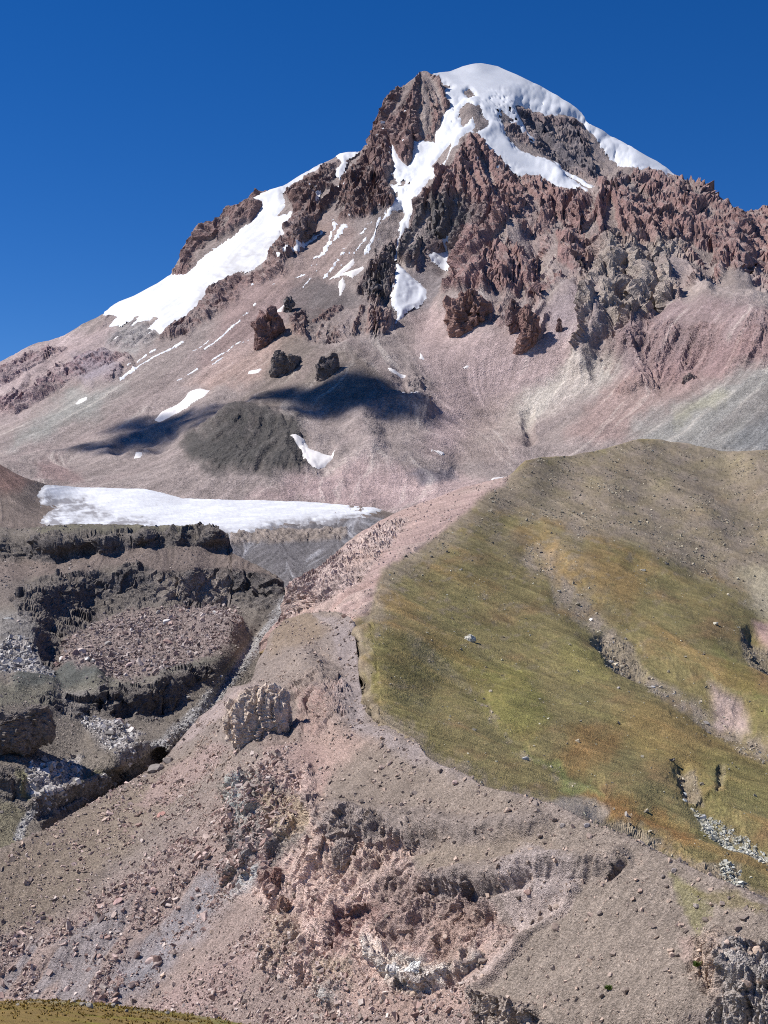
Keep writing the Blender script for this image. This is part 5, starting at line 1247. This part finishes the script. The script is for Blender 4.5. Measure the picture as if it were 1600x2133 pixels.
PENDING = [(s, k, kind) for sets, kind in ((big_mo, 'mo'), (big_hi, 'hi'), (big_go, 'go')) for s in sets for k in range(len(s['r']))]
MARKS = {'mo': [(324,1860,"square pale pink boulder of the striped scree"), (248,1886,"long pink slab on the striped scree"), (336,1699,"red dark-edged slab on the scree"), (168,1764,"flat boulder near the valley edge"), (540,1490,"pale columnar buttress"), (572,1840,"leaning dark red fin"), (720,1770,"grey-brown block wedged in the cliff"),
   (860,2018,"bright white slab"), (950,1632,"pinkish boulder under the crest"), (1098,1858,"pale salmon boulder"), (1196,1720,"pair of grey round boulders"), (1452,1890,"boulder by the mossy strip"), (1390,1820,"stone cluster below the crest"), (1270,2031,"pale pear-shaped boulder"), (980,2012,"tan block beside the pale gully"), (718,1284,"dark red boulder at the crest bend"),
   (1452,2016,"little green shrub"), (1268,2061,"smaller green shrub"), (100,2040,"left end of the grass bank"), (700,1900,"dark cleft in the pink cliffs"), (1120,1830,"head of the pale gully"), (1560,2050,"dark cliff in the near corner")],
 'hi': [(978,1331,"large pale boulder of the green slope"), (1489,1302,"whitish boulder above the ravine"), (1287,1443,"small smooth boulder on tawny turf"), (1022,1441,"tan boulder beside the gully"), (1340,1189,"pale slab atop the tawny rib"), (1430,1634,"white boulder by the block field"), (1380,912,"rounded top of the bare hill"), (1095,966,"upper end of the moraine crest"), (1580,1100,"bare hill's outer flank"), (1290,1370,"shadowed notch in the turf")],
 'go': [(390,1456,"cream boulder by the stream bed"), (20,1297,"big grey block at the gorge edge"), (262,1322,"dark block in the purple rubble"), (110,1620,"pale boulder pile below the lava block"), (230,1530,"white boulder bank above the stream"), (440,1255,"dark cave in the lava cliff"), (140,1360,"shadowed foot of the lava wall")]}
ORD = ["first", "second", "third", "fourth", "fifth", "sixth", "seventh", "eighth", "ninth", "tenth", "eleventh", "twelfth", "thirteenth", "fourteenth", "fifteenth", "sixteenth", "seventeenth", "eighteenth", "nineteenth", "twentieth"]
GRP = {'mo': "boulders on the moraine slope", 'hi': "boulders on the hillside", 'go': "blocks in the lava gorge"}
bins = {}
for s, k, kind in PENDING:
    px, py = float(s['px'][0][k]), float(s['px'][1][k])
    mk = min(MARKS[kind], key=lambda q: math.hypot(q[0] - px, q[1] - py))
    lum_ = float(s['col'][k].mean()); tone = "dark" if lum_ < .24 else "pale" if lum_ > .36 else "brownish" if kind == 'mo' and px > 640 else "pinkish" if kind == 'mo' else "grey"
    side = "uphill of" if py < mk[1] - 14 else "downhill of" if py > mk[1] + 14 else "level with"
    bins.setdefault((kind, mk[2], tone, side), []).append((math.hypot(mk[0] - px, mk[1] - py), s, k))
for (kind, mk, tone, side), lst in bins.items():
    lst.sort(key=lambda q: q[0])
    for n_, (dist_, s, k) in enumerate(lst):
        nm = "boulder" if kind != 'go' else "block"
        lb = f"{tone} {nm} {side} the {mk}" if len(lst) == 1 else f"{ORD[min(n_, 19)]} {tone} {nm} out, {side} the {mk}"
        single(s['pos'][k], s['sc'][k], s['M'][k], s['col'][k], lb, GRP[kind])

# boulders one can point at
def special(layer, px, py, w, h, col, label, seed, tilt=0.0, grp=None):
    P = surf(layer, px, py)
    k = P[1] / F_PX
    r = np.random.default_rng(seed)
    M = rot_mats(1, r, 3.0)[0]
    M = np.array(Matrix.Rotation(tilt, 3, 'Y')) @ np.array(Matrix.Rotation(r.uniform(0, .6), 3, 'Z'))
    single(P, np.array([w * k * .5, min(w, h * 1.6) * k * .5, h * k * .5]), M, lin(col), label, grp)
special(MO, 324, 1860, 18, 14, 'c9aaa0', "square pale pink boulder in the middle of the striped scree", 1)
special(MO, 248, 1886, 28, 13, 'bd9d95', "long pale pink slab tilted down the striped scree", 2, -.55)
special(MO, 336, 1699, 24, 13, 'b98f83', "red slab with a dark edge high on the striped scree", 3, -.5)
special(MO, 168, 1764, 18, 9, 'b7a193', "flat pale boulder on the brown scree near the valley edge", 4, -.3)
special(MO, 220, 1708, 22, 9, 'c3ae9f', "light tan slab at the upper left of the brown scree", 5, -.4)
special(MO, 950, 1632, 17, 11, 'c0a79c', "pinkish boulder on the gravel under the crest by the green slope", 6)
special(MO, 1098, 1858, 19, 12, 'c9a898', "pale salmon boulder above the pale gully on the brown slope", 7)
special(MO, 1170, 1720, 13, 11, 'a69c94', "grey round boulder, left of the pair near the crest", 8)
special(MO, 1222, 1719, 14, 11, 'a39b98', "grey round boulder, right of the pair near the crest", 9)
special(MO, 1452, 1890, 16, 11, '9d928a', "grey boulder with a black shadow beside the mossy strip", 10)
special(MO, 1380, 1828, 13, 9, '8e827a', "dark split boulder in the stone cluster below the crest", 11)
special(MO, 1404, 1816, 13, 12, 'a1968f', "upright grey boulder in the stone cluster below the crest", 12)
special(MO, 1270, 2031, 13, 11, 'c2ad9e', "pale pear-shaped boulder low on the brown slope", 13)
special(MO, 1335, 1860, 14, 10, 'b79e8e', "brownish boulder right of the cliff notch on the brown slope", 14)
special(MO, 980, 2012, 16, 12, 'b9a497', "tan block at the foot of the brown outcrop beside the pale gully", 15)
special(MO, 718, 1284, 18, 10, '8d7266', "dark red boulder perched by the bend of the moraine crest", 16)
special(HI, 1489, 1302, 13, 11, 'c5c0ae', "whitish boulder on the green strip above the ravine", 17)
special(HI, 1287, 1443, 10, 6, 'b3a9a0', "small smooth grey boulder on the tawny turf", 18)
special(HI, 1022, 1441, 11, 10, 'a79c88', "tan boulder beside the stony gully on the green slope", 19)
special(HI, 1340, 1189, 15, 7, 'bdb6a2', "pale slab at the top of the tawny grass rib", 20)
special(HI, 1430, 1634, 15, 11, 'c4c5bf', "white boulder over the dark hole by the pale block field", 21)
special(HI, 1428, 1656, 14, 9, 'b5b6b0', "flat grey boulder just below the white one by the block field", 22)
special(GO, 390, 1456, 13, 11, 'b5aea3', "cream boulder beside the stream bed in the gorge", 23)
special(GO, 20, 1297, 22, 16, 'a7a6a2', "big grey block on the left edge of the gorge", 24)
special(GO, 262, 1322, 16, 12, '7d6b66', "dark block standing out of the purple rubble", 25)

special(MO, 322, 1606, 40, 26, '8f8780', "big grey boulder lodged at the edge between the scree and the stream bed", 26)
special(MO, 352, 1590, 26, 18, 'a2978d', "pale angular boulder beside the big grey one at the scree edge", 27)
# ------------------------------------------------------------------ stones and tufts on the grass bank
def bank_z(x, y):
    j = np.argmin(np.abs(xs - x)); i = np.argmin(np.abs(ys - y)); return float(Pb[i, j, 2])
for n_, (px, w, h, col, lab) in enumerate([(4, 12, 13, '6f6a63', "dark stone at the left end of the grass bank"), (26, 14, 9, 'a9a396', "low pale stone near the left end of the grass bank"), (75, 10, 6, 'a39a8c', "small flat stone on the grass bank left of the stone row"),
      (184, 15, 9, 'a09488', "tan stone at the start of the row on the grass bank"), (206, 18, 9, '8d857c', "wide grey stone in the row on the grass bank"), (219, 17, 17, 'b5aea2', "tallest pale stone of the row on the grass bank"),
      (252, 12, 8, '8c8478', "small stone in the cluster right of the tall pale one"), (264, 14, 10, '989086', "middle stone of the cluster right of the tall pale one"), (292, 10, 8, '857d73', "last stone of the cluster on the grass bank"), (326, 9, 6, 'a79d8e', "little stone further right on the grass bank"), (372, 12, 7, 'a59c90', "stone beside the green grass at the right of the bank")]):
    Yb = 97.5 - (n_ % 3) * 1.6; x = (px - 800) / F_PX * Yb * 1.04
    k = Yb / F_PX
    M = np.array(Matrix.Rotation(n_ * .7, 3, 'Z'))
    single(np.array([x, Yb, bank_z(x, Yb) + h * k * .15]), np.array([w * k * .5, w * k * .45, h * k * .5]), M, lin(col), lab, None, name="stone", category="stone")
def tuft_patch(name, pts, label, col, hgt, category=None, kind=None, blades=9):
    r = np.random.default_rng(5); V = []; F = []; C = []
    for (x, y, z, s) in pts:
        for b in range(blades):
            a = r.uniform(0, 6.283); l = hgt * s * r.uniform(.6, 1.3); w = .05 * s + .015; o_ = np.array([x, y, z]) + np.r_[r.normal(0, .10 * s, 2), -.03]
            dvec = np.array([math.cos(a), math.sin(a), 0]); side = np.array([-dvec[1], dvec[0], 0]) * w
            i = len(V)
            V += [o_ - side, o_ + side, o_ + dvec * l * .25 + side * .7 + [0, 0, l * .6], o_ + dvec * l * .25 - side * .7 + [0, 0, l * .6], o_ + dvec * l * .7 + [0, 0, l]]
            F += [(i, i + 1, i + 2), (i, i + 2, i + 3), (i + 3, i + 2, i + 4)]
            C += [np.array(col) * r.uniform(.7, 1.35)] * 5
    me = make_mesh(name, np.array(V), np.array(F, np.int32), {"albedo": np.array(C, f32)})
    return link(name, me, mat_bank, kind=kind, label=label, category=category)
r = np.random.default_rng(4)
pts = []
for _ in range(2600):
    y = 100 - abs(r.normal(0, 9)); x = r.uniform(-32, 0)
    pts.append((x, y, bank_z(x, y), r.uniform(.3, .7)))
tuft_patch("grass", pts, "short tawny grass growing on the near bank", lin('86703c'), .22, kind="stuff", category="grass", blades=5)
for px, py, lab in [(1452, 2016, "little green shrub on the bare brown slope below the mossy strip"), (1268, 2061, "smaller green shrub alone low on the brown slope")]:
    P = surf(MO, px, py)
    root_ = bpy.data.objects.new("shrub", None); COL.objects.link(root_)
    root_.location = P.tolist(); root_["label"] = lab; root_["category"] = "shrub"; root_["group"] = "shrubs on the brown slope"
    fo = tuft_patch("foliage", [(r.normal(0, .5), r.normal(0, .4), r.uniform(.1, .5), 2.2) for _ in range(26)], None, lin('5d7035'), .42, blades=9)
    fo.parent = root_
    sv, sf = [], []
    for k in range(5):                                   # woody stems fanning out of one base
        a = k * 1.26; tip = np.array([.35 * math.cos(a), .35 * math.sin(a), .5]); side = np.array([-math.sin(a), math.cos(a), 0]) * .035; i0 = len(sv)
        up = np.array([0, 0, .04])
        sv += [-side - [0, 0, .1], side - [0, 0, .1], up - [0, 0, .1], tip - side * .4, tip + side * .4, tip + up * .5]
        sf += [(i0, i0 + 1, i0 + 4), (i0, i0 + 4, i0 + 3), (i0 + 1, i0 + 2, i0 + 5), (i0 + 1, i0 + 5, i0 + 4), (i0 + 2, i0, i0 + 3), (i0 + 2, i0 + 3, i0 + 5)]
    link("stem", make_mesh("stem", np.array(sv), np.array(sf, np.int32), {"albedo": np.zeros((len(sv), 3), f32) + lin('6b5a45')}, False), mat_stone, parent=root_)

# ------------------------------------------------------------------ clouds outside the view, whose shadows lie on the mountain
mat_cloud, nt, bb = new_mat("cloud_vapour")
bb.inputs["Base Color"].default_value = (.9, .9, .92, 1)
tr = nt.nodes.new("ShaderNodeBsdfTransparent"); mx = nt.nodes.new("ShaderNodeMixShader"); mx.inputs[0].default_value = .2
nt.links.new(tr.outputs[0], mx.inputs[1]); nt.links.new(bb.outputs[0], mx.inputs[2]); nt.links.new(mx.outputs[0], nt.nodes["Material Output"].inputs[0])
for poly, nb, lab in [
   ([(590,835),(640,800),(690,790),(715,765),(750,775),(800,800),(850,828),(915,846),(880,862),(850,885),(790,878),(700,883),(640,885),(600,868)], 150, "a"),
   ([(190,905),(260,872),(340,856),(400,848),(470,833),(550,825),(500,852),(450,884),(380,905),(330,935),(270,955),(200,947),(70,940),(160,925),(240,910)], 170, "b"),
   ([(420,862),(500,838),(560,815),(625,800),(610,835),(540,852),(470,868)], 60, "c")]:
    pa = np.array(poly, float); pts = []
    tries = 0
    while len(pts) < nb and tries < 6000:
        tries += 1
        x, y = r.uniform(pa[:, 0].min(), pa[:, 0].max()), r.uniform(pa[:, 1].min(), pa[:, 1].max())
        s = float(sdf(poly, np.array([x], f32), np.array([y], f32))[0])
        if s > 3: pts.append((x, y, s))
    V = []; F = []
    for x, y, s in pts:
        g = surf(MT, x, y)
        c = g + SUN_DIR * r.uniform(5200, 5800)
        rad = (13 + s * .9) * g[1] / F_PX * r.uniform(.7, 1.1)
        i = len(V) * len(IV2)
        V.append(IV2 * rad * r.uniform(.85, 1.15, (len(IV2), 1)) + c); F.append(IF2 + i)
    me = make_mesh("cloud", np.concatenate(V), np.concatenate(F))
    link("cloud", me, mat_cloud, kind="structure")
